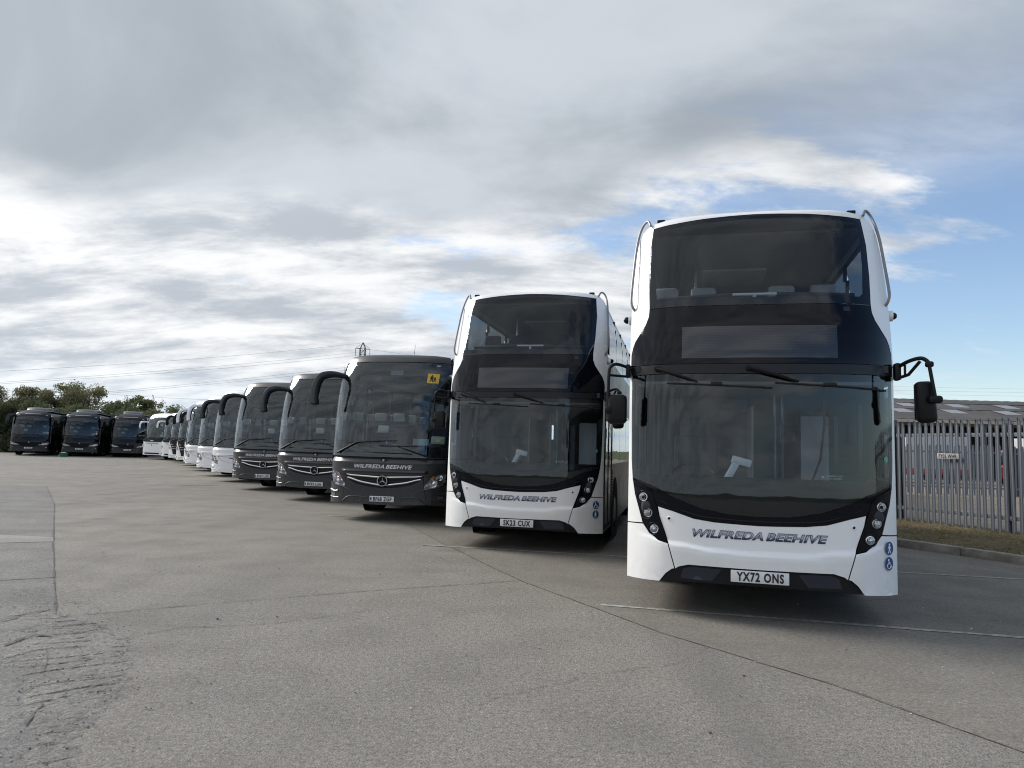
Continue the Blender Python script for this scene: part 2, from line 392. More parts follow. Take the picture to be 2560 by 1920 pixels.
def pchip(xs, ys):
    n = len(xs); h = [xs[i + 1] - xs[i] for i in range(n - 1)]; d = [(ys[i + 1] - ys[i]) / h[i] for i in range(n - 1)]
    m = [d[0]] + [0 if d[i - 1] * d[i] <= 0 else 2 * d[i - 1] * d[i] / (d[i - 1] + d[i]) for i in range(1, n - 1)] + [d[-1]]
    def f(x):
        if x <= xs[0]: return ys[0]
        if x >= xs[-1]: return ys[-1] + m[-1] * (x - xs[-1])
        i = max(k for k in range(n - 1) if xs[k] <= x); t = (x - xs[i]) / h[i]
        return (2 * t ** 3 - 3 * t * t + 1) * ys[i] + (t ** 3 - 2 * t * t + t) * h[i] * m[i] + (-2 * t ** 3 + 3 * t * t) * ys[i + 1] + (t ** 3 - t * t) * h[i] * m[i + 1]
    return f
class Front:
    """the curved front of a vehicle: depth y over (x, z)"""
    def __init__(s, zs, ys, bow=.11, corner=.22, w=1.27, p=10):
        s.yc = pchip(zs, ys); s.bow, s.corner, s.w, s.p = bow, corner, w, p
    def y(s, x, z):
        a = min(abs(x), s.w * 1.03); return s.yc(z) + s.bow * a * a + s.corner * (a / s.w) ** s.p
def sym(half): return half + [(-x, z) for x, z in reversed(half) if abs(x) > 1e-4]
def mir(pts): return [(-x, z) for x, z in reversed(pts)]
def patch(name, outline, F, mat, parent, off=0., thick=.012, res=.09, extra=None, hole=None, label=None):
    """a panel: an outline in (x, z) laid on the front surface, with its own thickness"""
    def dens(o):
        r = []
        for i, a in enumerate(o):
            b = o[(i + 1) % len(o)]; n = max(1, int(math.hypot(b[0] - a[0], b[1] - a[1]) / res))
            r += [(a[0] + (b[0] - a[0]) * k / n, a[1] + (b[1] - a[1]) * k / n) for k in range(n)]
        return r
    loops = [dens(outline)] + ([dens(hole)] if hole else [])
    P = [p for l in loops for p in l]
    tris = tessellate_polygon([[Vector((x, z, 0)) for x, z in l] for l in loops])
    bm = bmesh.new(); vs = [bm.verts.new((x, 0, z)) for x, z in P]
    for t in tris:
        try: bm.faces.new([vs[i] for i in t])
        except ValueError: pass
    xs = [p[0] for p in P]; zs = [p[1] for p in P]
    for ax, lo, hi in ((0, min(xs), max(xs)), (2, min(zs), max(zs))):
        n = int((hi - lo) / res)
        for k in range(1, n + 1):
            c = lo + (hi - lo) * k / (n + 1); co = [0, 0, 0]; no = [0, 0, 0]; co[ax] = c; no[ax] = 1
            bmesh.ops.bisect_plane(bm, geom=bm.verts[:] + bm.edges[:] + bm.faces[:], dist=1e-6, plane_co=co, plane_no=no)
    ex = extra or (lambda x, z: 0.)
    g = lambda x, z: F.y(x, z) - off - ex(x, z)
    def nrm(x, z):
        e = .004; return Vector(((g(x + e, z) - g(x - e, z)) / (2 * e), -1, (g(x, z + e) - g(x, z - e)) / (2 * e))).normalized()
    bm.verts.index_update(); pos = [(v.co.x, v.co.z) for v in bm.verts]
    faces = []
    for f in bm.faces:
        idx = [v.index for v in f.verts]; a, b, c = [pos[i] for i in idx[:3]]
        area = sum(pos[idx[i]][0] * pos[idx[(i + 1) % len(idx)]][1] - pos[idx[(i + 1) % len(idx)]][0] * pos[idx[i]][1] for i in range(len(idx)))
        if abs(area) < 1e-9: continue
        faces.append(idx if area > 0 else idx[::-1])
    rim = [(e.verts[0].index, e.verts[1].index) for e in bm.edges if len(e.link_faces) == 1]; bm.free()
    V = [(x, g(x, z), z) for x, z in pos]; N = [nrm(x, z) for x, z in pos]; nv = len(V); FS = [tuple(f) for f in faces]
    fn = [N[i] for f in FS for i in f]
    edge_dir = {}
    for f in FS:
        for i in range(len(f)): edge_dir[(f[i], f[(i + 1) % len(f)])] = 1
    if thick > 0:
        for a, b in rim:
            if (a, b) not in edge_dir: a, b = b, a
            k = len(V); V += [V[a], V[b], (V[b][0], V[b][1] + thick, V[b][2]), (V[a][0], V[a][1] + thick, V[a][2])]
            d = Vector(V[b]) - Vector(V[a]); n = d.cross(Vector((0, 1, 0)))
            n = n.normalized() if n.length > 1e-9 else Vector((0, -1, 0))
            FS.append((k + 1, k, k + 3, k + 2)); fn += [n] * 4
    me = bpy.data.meshes.new(name); me.from_pydata(V, [], FS)
    me.polygons.foreach_set('use_smooth', [True] * len(FS))
    try: me.normals_split_custom_set([tuple(n) for n in fn])
    except Exception: pass
    return finish(name, me, mat, parent, label)
def textmesh(body, bold=.0, shear=0., space=1.):
    cu = bpy.data.curves.new('t', 'FONT'); cu.body = body; cu.offset = bold; cu.shear = shear; cu.space_character = space; cu.resolution_u = 3
    ob = bpy.data.objects.new('t', cu); COL.objects.link(ob)
    me = bpy.data.meshes.new_from_object(ob); vs = [v.co.copy() for v in me.vertices]; fs = [tuple(p.vertices) for p in me.polygons]
    bpy.data.objects.remove(ob); bpy.data.meshes.remove(me); bpy.data.curves.remove(cu)
    x0 = min(v.x for v in vs); x1 = max(v.x for v in vs); y0 = min(v.y for v in vs); y1 = max(v.y for v in vs)
    return vs, fs, (x0, x1, y0, y1)
_TX = {}
def lettering(name, body, x0, x1, z0, z1, F, mat, parent, off=.006, bold=.0, shear=0., space=1., grow=0., label=None):
    key = (body, bold, shear, space)
    if key not in _TX: _TX[key] = textmesh(body, bold, shear, space)
    vs, fs, (a, b, c, d) = _TX[key]
    V = []
    for v in vs:
        x = x0 + (v.x - a) / (b - a) * (x1 - x0); z = z0 + (v.y - c) / (d - c) * (z1 - z0); V.append((x, F.y(x, z) - off, z))
    me = bpy.data.meshes.new(name); me.from_pydata(V, [], fs)
    return finish(name, me, mat, parent, label)
FLAT = Front([0, 1], [0, 0], 0, 0)
def disc_on(F, x, z, r, off, n=20, rz=None):
    return [(x + r * math.cos(2 * math.pi * k / n), z + (rz or r) * math.sin(2 * math.pi * k / n)) for k in range(n)]
def tube_on(F, pts, r, off, n=6, smooth=4):
    P = [(x, F.y(x, z) - off, z) for x, z in pts]
    mb = MB(); mb.tube(spline(P, smooth) if smooth else P, r, n); return mb
def ring_on(mb, F, x, z, r, tr, off, n=20):
    pts = [(x + r * math.cos(2 * math.pi * k / n), F.y(x + r * math.cos(2 * math.pi * k / n), z + r * math.sin(2 * math.pi * k / n)) - off, z + r * math.sin(2 * math.pi * k / n)) for k in range(n + 1)]
    mb.tube(pts, tr, 6, False)

# ------------------------------------------------------------------ shared vehicle pieces
def wheel(parent, x, y, r=.48, w=.28, out=1, ground=0.):
    mb = MB(); h = w / 2 * out; z = r + ground
    prof = [(r * .60, -h * .9), (r * .72, -h), (r * .93, -h), (r, -h * .72), (r, h * .72), (r * .93, h), (r * .72, h), (r * .60, h * .85)]
    t = mb.lathe(prof, 'x', (x, y, z), 28).build('wheel', 'rubber', parent)
    m2 = MB(); m2.lathe([(r * .60, h * .85), (r * .57, h * .5), (r * .50, h * .35), (r * .3, h * .55), (r * .24, h * .9), (r * .14, h * .95), (.001, h * .95)], 'x', (x, y, z), 24)
    for k in range(10):
        a = 2 * math.pi * k / 10; m2.lathe([(.001, h * .75), (.02, h * .75), (.02, h * .5)], 'x', (x, y + r * .36 * math.cos(a), z + r * .36 * math.sin(a)), 6)
    m2.build('rim', 'rim_metal', t)
def plate(parent, text, F, z0, z1, w=.26, euro=False, off=.028, x=0.):
    y = F.y(x + w, (z0 + z1) / 2) - off
    mb = MB(); mb.rbox(x, y, (z0 + z1) / 2, w, .008, (z1 - z0) / 2, .006)
    p = mb.build('number_plate', 'plate_white', parent)
    PF = Front([0, 1], [y - .011, y - .011], 0, 0)
    h = z1 - z0
    xa = x - w * (.70 if euro else .80)
    if euro:
        patch('plate_badge', [(x - w * .95, z0 + h * .2), (x - w * .82, z0 + h * .2), (x - w * .82, z0 + h * .8), (x - w * .95, z0 + h * .8)], PF, 'blue_vinyl', p, 0, 0)
    lettering('plate_lettering', text, xa, x + w * .82, z0 + h * .11, z1 - h * .10, PF, 'plate_black', p, .001, .034, 0, 1.16)
    return p
def seat(mb, hb, x, y, z, w=.42, h=.62, head=True):
    mb.rbox(x, y + .22, z + .42, w / 2, .23, .06, .04); mb.rbox(x, y + .44, z + .42 + h / 2, w / 2, .05, h / 2, .045)
    if head: hb.rbox(x, y + .425, z + .42 + h + .09, w * .36, .05, .115, .045)
def body(parent, F, prof, L, mats, bands, panes, zfloor, y_side=0., door=None, back=True):
    """sides, windows and roof swept from the front edge to the tail; prof = half section (x, z) from skirt to roof centre"""
    def at(z):
        for i in range(len(prof) - 1):
            (xa, za), (xb, zb) = prof[i], prof[i + 1]
            if za <= z <= zb and zb > za: return xa + (xb - xa) * (z - za) / (zb - za)
        return prof[0][0] if z < prof[0][1] else 0.
    for side in (1, -1):
        for (nm, z0, z1, mt) in bands:
            zs = sorted(set([z0, z1] + [z for _, z in prof if z0 < z < z1] + [z0 + (z1 - z0) * k / 6 for k in range(1, 6)]))
            mb = MB(); ny = 8; vs = []
            for z in zs:
                x = at(z); y0 = F.y(x, z) - .001
                for k in range(ny + 1): vs.append((side * x, y0 + (L - y0) * (k / ny), z))
            m = ny + 1
            mb.add(vs, [(i * m + k, i * m + k + 1, (i + 1) * m + k + 1, (i + 1) * m + k) for i in range(len(zs) - 1) for k in range(ny)], True)
            mb.build(nm, mt, parent)
        for (nm, z0, z1, ys, mt, pm) in panes:
            fr = MB()
            for i in range(len(ys) - 1):
                a, b = ys[i] + .05, ys[i + 1] - .05
                zs = [z0 + .03, z0 + (z1 - z0) * .35, z0 + (z1 - z0) * .6, z0 + (z1 - z0) * .8, z1 - .03]; mb = MB(); vs = []
                for z in zs:
                    x = at(z); aa = max(a, F.y(x, z) + .03) if i == 0 else a
                    for y in (aa, b): vs.append((side * (x - .004), y, z))
                mb.add(vs, [(2 * k, 2 * k + 1, 2 * k + 3, 2 * k + 2) for k in range(4)], True); mb.build(nm, mt, parent)
                [fr.box(*sorted((side * (at(zq + (z1 - z0) / 10) - .03), side * (at(zq + (z1 - z0) / 10) - .003))), b, b + .1, zq, zq + (z1 - z0) / 5) for zq in [z0 + (z1 - z0) * k / 5 for k in range(5)]]
            for z, dz in ((z0, .035), (z1 - .035, .035)):
                x = at(z); y0 = F.y(x, z) + .02; fr.box(*sorted((side * (x - .04), side * (x - .001))), y0, L, z, z + dz)
            fr.build('window_frame', pm, parent)
    # roof
    top = [p for p in prof if p[1] >= mats['roof_z']]; row = top + [(-x, z) for x, z in reversed(top) if x > 1e-4]; mb = MB(); vs = []; ny = 10
    for x, z in row:
        y0 = F.y(x, z) - .001
        for k in range(ny + 1): vs.append((x, y0 + (L - y0) * k / ny, z))
    m = ny + 1
    mb.add(vs, [(i * m + k, i * m + k + 1, (i + 1) * m + k + 1, (i + 1) * m + k) for i in range(len(row) - 1) for k in range(ny)], True)
    mb.build('roof', mats['roof'], parent)
    if back:
        full = prof + [(-x, z) for x, z in reversed(prof) if x > 1e-4]; mb = MB(); mb.add([(x, L, z) for x, z in full], [tuple(range(len(full)))]); mb.build('rear_panel', mats['side'], parent)
    mb = MB(); mb.box(-1.2, 1.2, .45, L - .05, zfloor - .13, zfloor); mb.build('floor_pan', 'underside', parent)
def tyres(parent, L, front=2.6, rear=None, r=.48):
    rear = rear or L - 3.0
    for s in (1, -1):
        wheel(parent, s * 1.08, front, r, .30, s); wheel(parent, s * 1.08, rear, r, .30, s); wheel(parent, s * .78, rear, r, .28, s)
def sticker(parent, F, x, z, kind, off=.022):
    d = patch('sticker', disc_on(F, x, z, .042, 0, 24, .062), F, 'blue_vinyl', parent, off, .001, .05)
    def poly(pts): return [(x + a * .042, z + b * .062) for a, b in pts]
    if kind == 'walk':
        patch('pictogram', disc_on(F, x, z + .036, .009, 0, 10, .010), F, 'white_vinyl', d, off + .002, 0, .05)
        patch('pictogram', poly([(-.12, .42), (.12, .42), (.42, -.02), (.32, -.08), (.14, .14), (.16, -.2), (.38, -.72), (.22, -.76), (0, -.32), (-.24, -.76), (-.4, -.70), (-.18, -.2), (-.14, .14), (-.34, -.08), (-.44, 0)]), F, 'white_vinyl', d, off + .002, 0, .05)
    else:
        patch('pictogram', disc_on(F, x - .006, z + .036, .009, 0, 10, .010), F, 'white_vinyl', d, off + .002, 0, .05)
        mb = MB()
        def pl(pts, r): mb.tube([(x + a * .042, F.y(x + a * .042, z + b * .062) - off - .003, z + b * .062) for a, b in pts], r, 5)
        pl([(-.15, .4), (-.1, -.02), (.32, -.02), (.48, -.52), (.64, -.46)], .0042); pl([(-.1, .2), (.22, .2)], .0036)
        pl([(-.28, .05)] + [(-.1 + .42 * math.cos(t), -.32 + .42 * math.sin(t)) for t in [2.1 + .45 * k for k in range(10)]], .0036)
        mb.build('pictogram', 'white_vinyl', d)

# ------------------------------------------------------------------ double decker
DDF = Front([.2, 1.1, 1.6, 2.45, 2.75, 3.1, 3.6, 4.05, 4.14, 4.2, 4.24], [0, 0, .02, .05, .10, .21, .40, .585, .64, .74, .95], .06, .30, 1.27, 5)
DDP = [(1.272, .30), (1.27, .85), (1.27, 1.35), (1.272, 1.7), (1.275, 2.3), (1.276, 2.47), (1.28, 3.0), (1.281, 3.2), (1.275, 3.55), (1.258, 3.75), (1.23, 3.92), (1.18, 4.05), (1.10, 4.13), (.8, 4.172), (.4, 4.192), (0, 4.2)]
def double_decker(loc, th, plate_text, label, light_seats, stick):
    F = DDF; root = empty('double_decker_bus', loc, -th); tag(root, label, 'bus', 'white double-decker buses'); L = 10.8; W_ = 'white_paint'
    P = lambda n, o, m, **k: patch(n, o, F, m, k.pop('parent', root), **k)
    both = lambda n, o, m, **k: [patch(n, o, F, m, root, **k), patch(n, mir(o), F, m, root, **k)]
    # bumper ledge: the skin steps forward under a curved crease
    def ledge(x, z):
        zb = .672 + .085 * x * x; t = (zb - z) / .045; t = min(max(t, 0), 1); s = t * t * (3 - 2 * t)
        k = min(max((1.16 - abs(x)) / .26, 0), 1); return .032 * s * k * max(0., 1 - max(0, zb - .09 - z) / .30)
    P('mask_panel', sym([(0, 1.36), (1.23, 1.36), (1.24, .90), (1.0, .34), (0, .34)]), 'black_plastic', off=-.030, thick=0)
    P('bumper', sym([(0, .908), (.14, .911), (.41, .921), (.6, .944), (.8, 1.004), (.95, 1.041), (.93, .945), (.872, .79), (.843, .70), (.774, .458), (.745, .480), (.65, .508), (.4, .507), (0, .505)]), W_, extra=ledge, res=.04, thick=.03)
    both('bumper_corner', [(.851, .692), (.944, .713), (1.044, .782), (1.10, .855), (1.272, .846), (1.272, .30), (.93, .318), (.868, .402), (.808, .452), (.785, .458)], W_, extra=ledge, thick=.03, res=.05)
    both('front_pillar', [(1.108, .868), (1.154, 1.02), (1.194, 1.146), (1.222, 1.30), (1.238, 1.5), (1.245, 1.9), (1.248, 2.46), (1.276, 2.47), (1.274, 2.0), (1.27, 1.35), (1.271, .856)], W_, thick=.03, res=.05)
    both('upper_pillar', [(1.262, 2.475), (1.262, 2.60), (1.245, 2.68), (1.222, 2.74), (1.163, 2.83), (1.108, 2.92), (1.08, 3.0), (1.075, 3.09), (1.092, 3.4), (1.096, 3.75), (1.065, 4.072), (1.10, 4.13), (1.18, 4.05), (1.23, 3.92), (1.258, 3.75), (1.275, 3.55), (1.281, 3.2), (1.276, 2.475)], W_, off=.004, thick=.03, res=.05)
    P('brow', sym([(0, 4.2), (.4, 4.192), (.8, 4.172), (1.1, 4.13), (1.062, 4.074), (.81, 4.09), (.5, 4.117), (.25, 4.132), (0, 4.14)]), W_, off=.004, thick=.02, res=.05)
    # glass
    up = sym([(0, 4.134), (.25, 4.127), (.5, 4.111), (.81, 4.084), (1.058, 4.067), (1.09, 3.75), (1.086, 3.4), (1.07, 3.085), (.5, 3.078), (0, 3.076)])
    P('upper_windscreen', up, 'windscreen_tint', res=.07)
    P('screen_border', up, 'black_gloss', off=-.004, thick=0, hole=sym([(0, 4.085), (.5, 4.06), (.98, 4.015), (1.03, 3.95), (1.028, 3.5), (1.0, 3.2), (.97, 3.165), (0, 3.16)]), res=.07)
    dest = sym([(0, 3.07), (1.068, 3.078), (1.074, 3.0), (1.102, 2.92), (1.157, 2.83), (1.216, 2.735), (1.238, 2.68), (1.256, 2.60), (1.256, 2.475), (.5, 2.466), (0, 2.464)])
    dp = P('destination_panel', dest, 'black_gloss', res=.06)
    P('destination_sign', [(-.73, 2.522), (.72, 2.522), (.725, 2.848), (-.73, 2.85)], 'led_matrix', off=.002, thick=0, parent=dp)
    P('screen_sensor', [(.80, 3.0), (.86, 3.0), (.86, 3.045), (.80, 3.045)], 'insert_gloss', off=.003, thick=0)
    P('wiper_band', sym([(0, 2.458), (.6, 2.46), (1.262, 2.466), (1.255, 2.374), (.6, 2.366), (0, 2.366)]), 'band_plastic', off=.016, thick=.03, res=.06)
    P('windscreen', sym([(0, 2.36), (1.243, 2.368), (1.241, 1.9), (1.234, 1.5), (1.217, 1.305), (1.15, 1.292), (.952, 1.222), (.82, 1.150), (.55, 1.052), (.275, 1.004), (0, .994)]), 'windscreen', res=.06)
    P('screen_edge', [(1.243, 2.36), (1.243, 1.9), (1.236, 1.5), (1.217, 1.305), (1.195, 1.30), (1.208, 1.5), (1.214, 1.9), (1.212, 2.36)], 'black_gloss', off=-.004, thick=0)
    P('screen_edge', mir([(1.243, 2.36), (1.243, 1.9), (1.236, 1.5), (1.217, 1.305), (1.195, 1.30), (1.208, 1.5), (1.214, 1.9), (1.212, 2.36)]), 'black_gloss', off=-.004, thick=0)
    P('lower_mask', sym([(0, .992), (.275, 1.002), (.55, 1.05), (.82, 1.148), (.952, 1.220), (1.15, 1.290), (1.2, 1.302), (1.06, 1.225), (1.006, 1.18), (.975, 1.08), (.955, 1.046), (.8, 1.009), (.6, .949), (.41, .926), (0, .913)]), 'black_gloss', off=.004, res=.06)
    tr = tube_on(F, [(-.93, 1.10), (-.6, .985), (-.3, .957), (0, .95), (.3, .957), (.6, .985), (.93, 1.10)], .007, .006); tr.build('mask_bead', 'black_plastic', root)
    mb = MB()
    for k in range(17):
        x = -.98 + k * .1225; zc = 1.165 + .15 * abs(x) ** 2.2
        x2 = x + .075; zc2 = 1.165 + .15 * abs(x2) ** 2.2
        mb.add([(x, F.y(x, zc) + .006, zc), (x2, F.y(x2, zc2) + .006, zc2), (x2, F.y(x2, zc2) + .006, zc2 + .011), (x, F.y(x, zc) + .006, zc + .011)], [(0, 1, 2, 3)])
    mb.build('frit_dashes', 'black_plastic', root)['kind'] = 'stuff'
    # lamps
    for s in (1, -1):
        o = [(1.215, 1.297), (1.05, 1.217), (1.006, 1.17), (.978, 1.072), (.935, .945), (.878, .79), (.852, .698), (.944, .72), (1.04, .79), (1.10, .876), (1.148, 1.02), (1.19, 1.146)]
        hc = P('headlight_cluster', o if s > 0 else mir(o), 'black_gloss', off=.008, res=.05, thick=.03)
        for (x, z, r, m) in ((1.10, 1.124, .043, 'lens'), (1.05, .971, .044, 'lamp_lens'), (.985, .819, .042, 'lens')):
            x *= s; y = F.y(x, z) - .012
            b = MB(); ring_on(b, F, x + s * .010, z, r * 1.38, .004, .010); b.build('bezel', 'band_plastic', hc); b = MB(); ring_on(b, F, x, z, r * .92, .0055, .016)
            hd = b.build('headlight', 'chrome' if m == 'lens' else 'steel', hc)
            b = MB(); b.lathe([(.001, -.012), (r * .5, -.010), (r * .97, 0)], 'y', (x, y, z), 20); b.build('lens', 'lamp_lens', hd)
            if m == 'lens':
                b = MB(); b.lathe([(.001, -.022), (r * .30, -.017), (r * .40, -.008)], 'y', (x, y, z), 16); b.build('projector', 'black_gloss' if z > 1 else 'chrome', hd)
        P('tow_cap', disc_on(F, s * .838, .932, .013, 0, 12), 'black_plastic', off=.003, thick=0)
        b = MB(); ring_on(b, F, s * .838, .932, .017, .004, .003, 14); b.build('tow_ring', W_, root)
    # lip
    P('lower_lip', sym([(0, .497), (.4, .50), (.648, .501), (.742, .473), (.80, .446), (.862, .394), (.92, .325), (.75, .335), (.4, .345), (0, .35)]), 'black_plastic', off=-.012, thick=.12, res=.06)
    both('lip_insert', [(.34, .482), (.62, .488), (.70, .462), (.725, .37), (.43, .366)], 'insert_gloss', off=-.004, thick=.01)
    plate(root, plate_text, F, .381, .492)
    # lettering
    for wd, xa, xb in (('WILFREDA', -.615, .034), ('BEEHIVE', .056, .608)):
        ln = lettering('lettering', wd, xa, xb, .774, .852, F, 'outline_navy', root, .005, .042, .28, 1.05)
        lettering('letter_fill', wd, xa + .004, xb - .004, .779, .847, F, 'chrome_letter', ln, .007, .006, .28, 1.05)
    ks = ('walk', 'chair') if stick else ('chair', 'walk')
    sticker(root, F, 1.176, .742, ks[0]); sticker(root, F, 1.172, .600, ks[1])
    P('round_sticker', disc_on(F, 1.165, 1.57, .022, 0, 16, .03), 'green_vinyl', off=.004, thick=0)
    ex_ = P('exit_label', disc_on(F, .575, 1.388, .013, 0, 14), 'white_vinyl', off=-.05, thick=0)
    lettering('exit_lettering', 'EMERGENCY EXIT', .60, .755, 1.392, 1.407, F, 'white_vinyl', ex_, -.05, .01); lettering('exit_lettering', 'PUSH TO OPEN', .61, .745, 1.368, 1.383, F, 'white_vinyl', ex_, -.05, .01)
    # wipers
    for (px, ex, b0, b1) in ((-.975, -.58, -.872, .12), (-.095, .36, .148, 1.176)):
        b = MB(); b.lathe([(.001, -.05), (.026, -.05), (.03, -.02), (.03, .02)], 'y', (px, F.y(px, 2.42) - .02, 2.42), 12)
        b.tube([(px, F.y(px, 2.42) - .06, 2.42), ((px + ex) / 2, F.y((px + ex) / 2, 2.35) - .065, 2.355), (ex, F.y(ex, 2.28) - .045, 2.285)], [.022, .018, .010], 6)
        w = b.build('wiper', 'black_plastic', root)
        b = MB(); pts = [(x, F.y(x, 2.272) - .02, 2.274 - .006 * k) for k, x in enumerate([b0 + (b1 - b0) * i / 8 for i in range(9)])]
        b.tube(pts, .009, 5); xm = (b0 + b1) / 2 - .02; b.rbox(xm, F.y(xm, 2.26) - .035, 2.265, .055, .014, .016, .008); b.build('wiper_blade', 'rubber', w)
    # branch guards on the upper pillars
    for s in (1, -1):
        g = [(1.10, 4.12, .08), (1.135, 4.195, .03), (1.19, 4.165, .03), (1.232, 4.04, .045), (1.256, 3.85, .05), (1.272, 3.6, .045), (1.283, 3.36, .045), (1.284, 3.21, .045), (1.26, 3.13, .03), (1.235, 3.10, -.01)]
        pts = [(s * x, F.y(min(x, 1.2), min(z, 4.1)) + .06 - o, z) for x, z, o in g]
        b = MB(); b.tube(spline(pts, 5), .0145, 8); b.build('branch_guard', 'dull_steel', root)
        b = MB(); b.rbox(s * .985, F.y(.985, 4.14) + .05, 4.165, .045, .03, .02, .012); b.build('marker_lamp', 'black_gloss', root)
        b = MB(); b.lathe([(.001, .04), (.055, .04), (.055, -.02)], 'x', (s * 1.29, F.y(1.27, 3.02) + .10, 3.02), 16); c = b.build('side_camera', W_, root)
        b = MB(); b.lathe([(.04, .035 * s), (.034, .065 * s), (.02, .08 * s), (.001, .086 * s)], 'x', (s * 1.29, F.y(1.27, 3.02) + .10, 3.02), 14); b.build('camera_dome', 'black_gloss', c)
    # mirrors: looped bracket on the offside, strutted arm on the nearside
    y0 = F.y(1.26, 2.4)
    b = MB(); b.rbox(-1.29, y0 - .03, 2.425, .022, .05, .07, .012)
    b.tube(spline([(-1.30, y0 - .05, 2.465), (-1.40, y0 - .16, 2.485), (-1.455, y0 - .21, 2.45), (-1.47, y0 - .22, 2.38), (-1.475, y0 - .22, 2.1), (-1.475, y0 - .21, 1.92)], 5), .017, 8); b.tube([(-1.30, y0 - .05, 2.365), (-1.47, y0 - .21, 2.365)], .014, 8)
    b.rbox(-1.47, y0 - .225, 2.0, .035, .035, .035, .02); mr = b.build('mirror', 'black_plastic', root)
    b = MB(); b.rbox(-1.385, y0 - .20, 2.01, .105, .055, .155, .05, Matrix.Rotation(R(-8), 4, 'Z'), 3); b.build('mirror_housing', 'black_plastic', mr)
    b = MB(); b.rbox(-1.375, y0 - .146, 2.01, .085, .004, .13, .003, Matrix.Rotation(R(-8), 4, 'Z')); b.build('mirror_glass', 'chrome', mr)
    b = MB(); b.rbox(1.30, y0 - .03, 2.42, .03, .05, .085, .02)
    b.tube(spline([(1.31, y0 - .06, 2.47), (1.375, y0 - .16, 2.51), (1.455, y0 - .22, 2.53), (1.500, y0 - .26, 2.50), (1.515, y0 - .27, 2.46)], 5), .019, 8); b.tube([(1.31, y0 - .05, 2.36), (1.38, y0 - .11, 2.385), (1.455, y0 - .21, 2.50)], .016, 8); b.tube([(1.355, y0 - .09, 2.48), (1.355, y0 - .09, 2.375)], .012, 6)
    b.rbox(1.515, y0 - .28, 2.465, .035, .03, .028, .018); b.tube([(1.510, y0 - .29, 2.46), (1.555, y0 - .32, 2.10)], .017, 8); b.rbox(1.550, y0 - .31, 2.135, .06, .04, .035, .025); mr = b.build('mirror', 'black_plastic', root)
    b = MB(); b.rbox(1.490, y0 - .23, 2.115, .088, .06, .195, .05, Matrix.Rotation(R(16), 4, 'Z') @ Matrix.Rotation(R(-4), 4, 'Y'), 3); b.build('mirror_housing', 'black_plastic', mr)
    b = MB(); b.rbox(1.473, y0 - .172, 2.115, .074, .004, .17, .003, Matrix.Rotation(R(16), 4, 'Z')); b.build('mirror_glass', 'chrome', mr)
    # body
    yl = [.75, 2.0, 3.6, 5.2, 6.8, 8.4, 10.2]; yu = [.95, 2.5, 4.0, 5.5, 7.0, 8.5, 10.4]
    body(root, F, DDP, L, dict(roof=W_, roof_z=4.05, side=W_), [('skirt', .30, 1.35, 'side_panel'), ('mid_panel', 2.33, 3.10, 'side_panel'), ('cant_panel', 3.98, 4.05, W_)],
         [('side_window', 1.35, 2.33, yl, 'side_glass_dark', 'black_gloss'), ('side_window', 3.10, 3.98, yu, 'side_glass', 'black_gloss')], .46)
    b = MB(); b.box(1.262, 1.278, .52, .60, .34, 2.3); b.box(1.262, 1.278, 1.13, 1.19, .34, 2.3); b.box(1.262, 1.278, 1.72, 1.80, .34, 2.3); b.box(1.262, 1.278, .60, 1.72, .34, .42); d = b.build('door', 'black_plastic', root)
    b = MB(); b.box(1.264, 1.270, .60, 1.13, .42, 2.28); b.box(1.264, 1.270, 1.19, 1.72, .42, 2.28); b.build('door_glass', 'side_glass', d)
    b = MB(); [b.box(1.27, 1.279, 1.90, 2.06, .72 + .05 * k, .745 + .05 * k) for k in range(11)]; b.build('air_vent', 'black_plastic', root)
    for s in (1, -1):
        for yw in (2.55, 8.0):
            b = MB(); b.lathe([(.64, .003 * s), (.30, .003 * s)], 'x', (s * 1.274, yw, .46), 28); b.build('wheel_arch', 'underside', root)
    tyres(root, L, 2.55, 8.0)
    # saloon
    b = MB(); b.box(-1.2, 1.2, .30, L - .1, 2.40, 2.47); b.box(-1.2, 1.2, .9, L - .1, .44, .46); b.build('deck_floor', 'interior_dark', root)
    b = MB(); b.box(-1.15, 1.15, 1.15, L - .1, 4.06, 4.09); b.box(-1.2, 1.2, .5, L - .1, 2.30, 2.33); b.build('ceiling_lining', 'liner', root)
    b = MB(); b.rbox(-.12, 3.1, 4.04, .42, .45, .02, .02); b.build('roof_hatch', 'machine_white', root)
    b = MB(); b.box(-1.24, 1.24, L - .25, L - .2, .5, 4.0); b.build('bulkhead', 'interior_dark', root); b = MB(); b.box(-1.02, 1.02, .50, .56, 2.47, 3.04); b.build('front_bulkhead', 'interior_dark', root)
    sm, hm = MB(), MB()
    for r_ in range(8):
        for x in (-.98, -.52, .40, .88):
            y = 1.55 + .95 * r_
            if r_ == 0: pass
            seat(sm, hm if r_ == 0 and light_seats else sm, x, y, 2.47, .43, .56)
            if r_ > 2: seat(sm, sm, x, y, .62, .43, .56)
    sm.build('seats', 'seat_dark', root)
    if light_seats: hm.build('headrests', 'seat_light', root)
    b = MB(); b.tube([(-1.0, .82, 3.27), (-.22, .66, 3.27)], .028, 8); b.tube([(.22, .66, 3.27), (1.0, .82, 3.27)], .028, 8); b.build('front_rail', 'interior_dark', root)
    b = MB(); b.tube([(-.24, .655, 3.275), (.24, .655, 3.275)], .016, 8); b.tube([(0, .66, 3.27), (0, .66, 3.19)], .018, 8); b.build('rail_bracket', 'machine_white', root)
    b = MB()
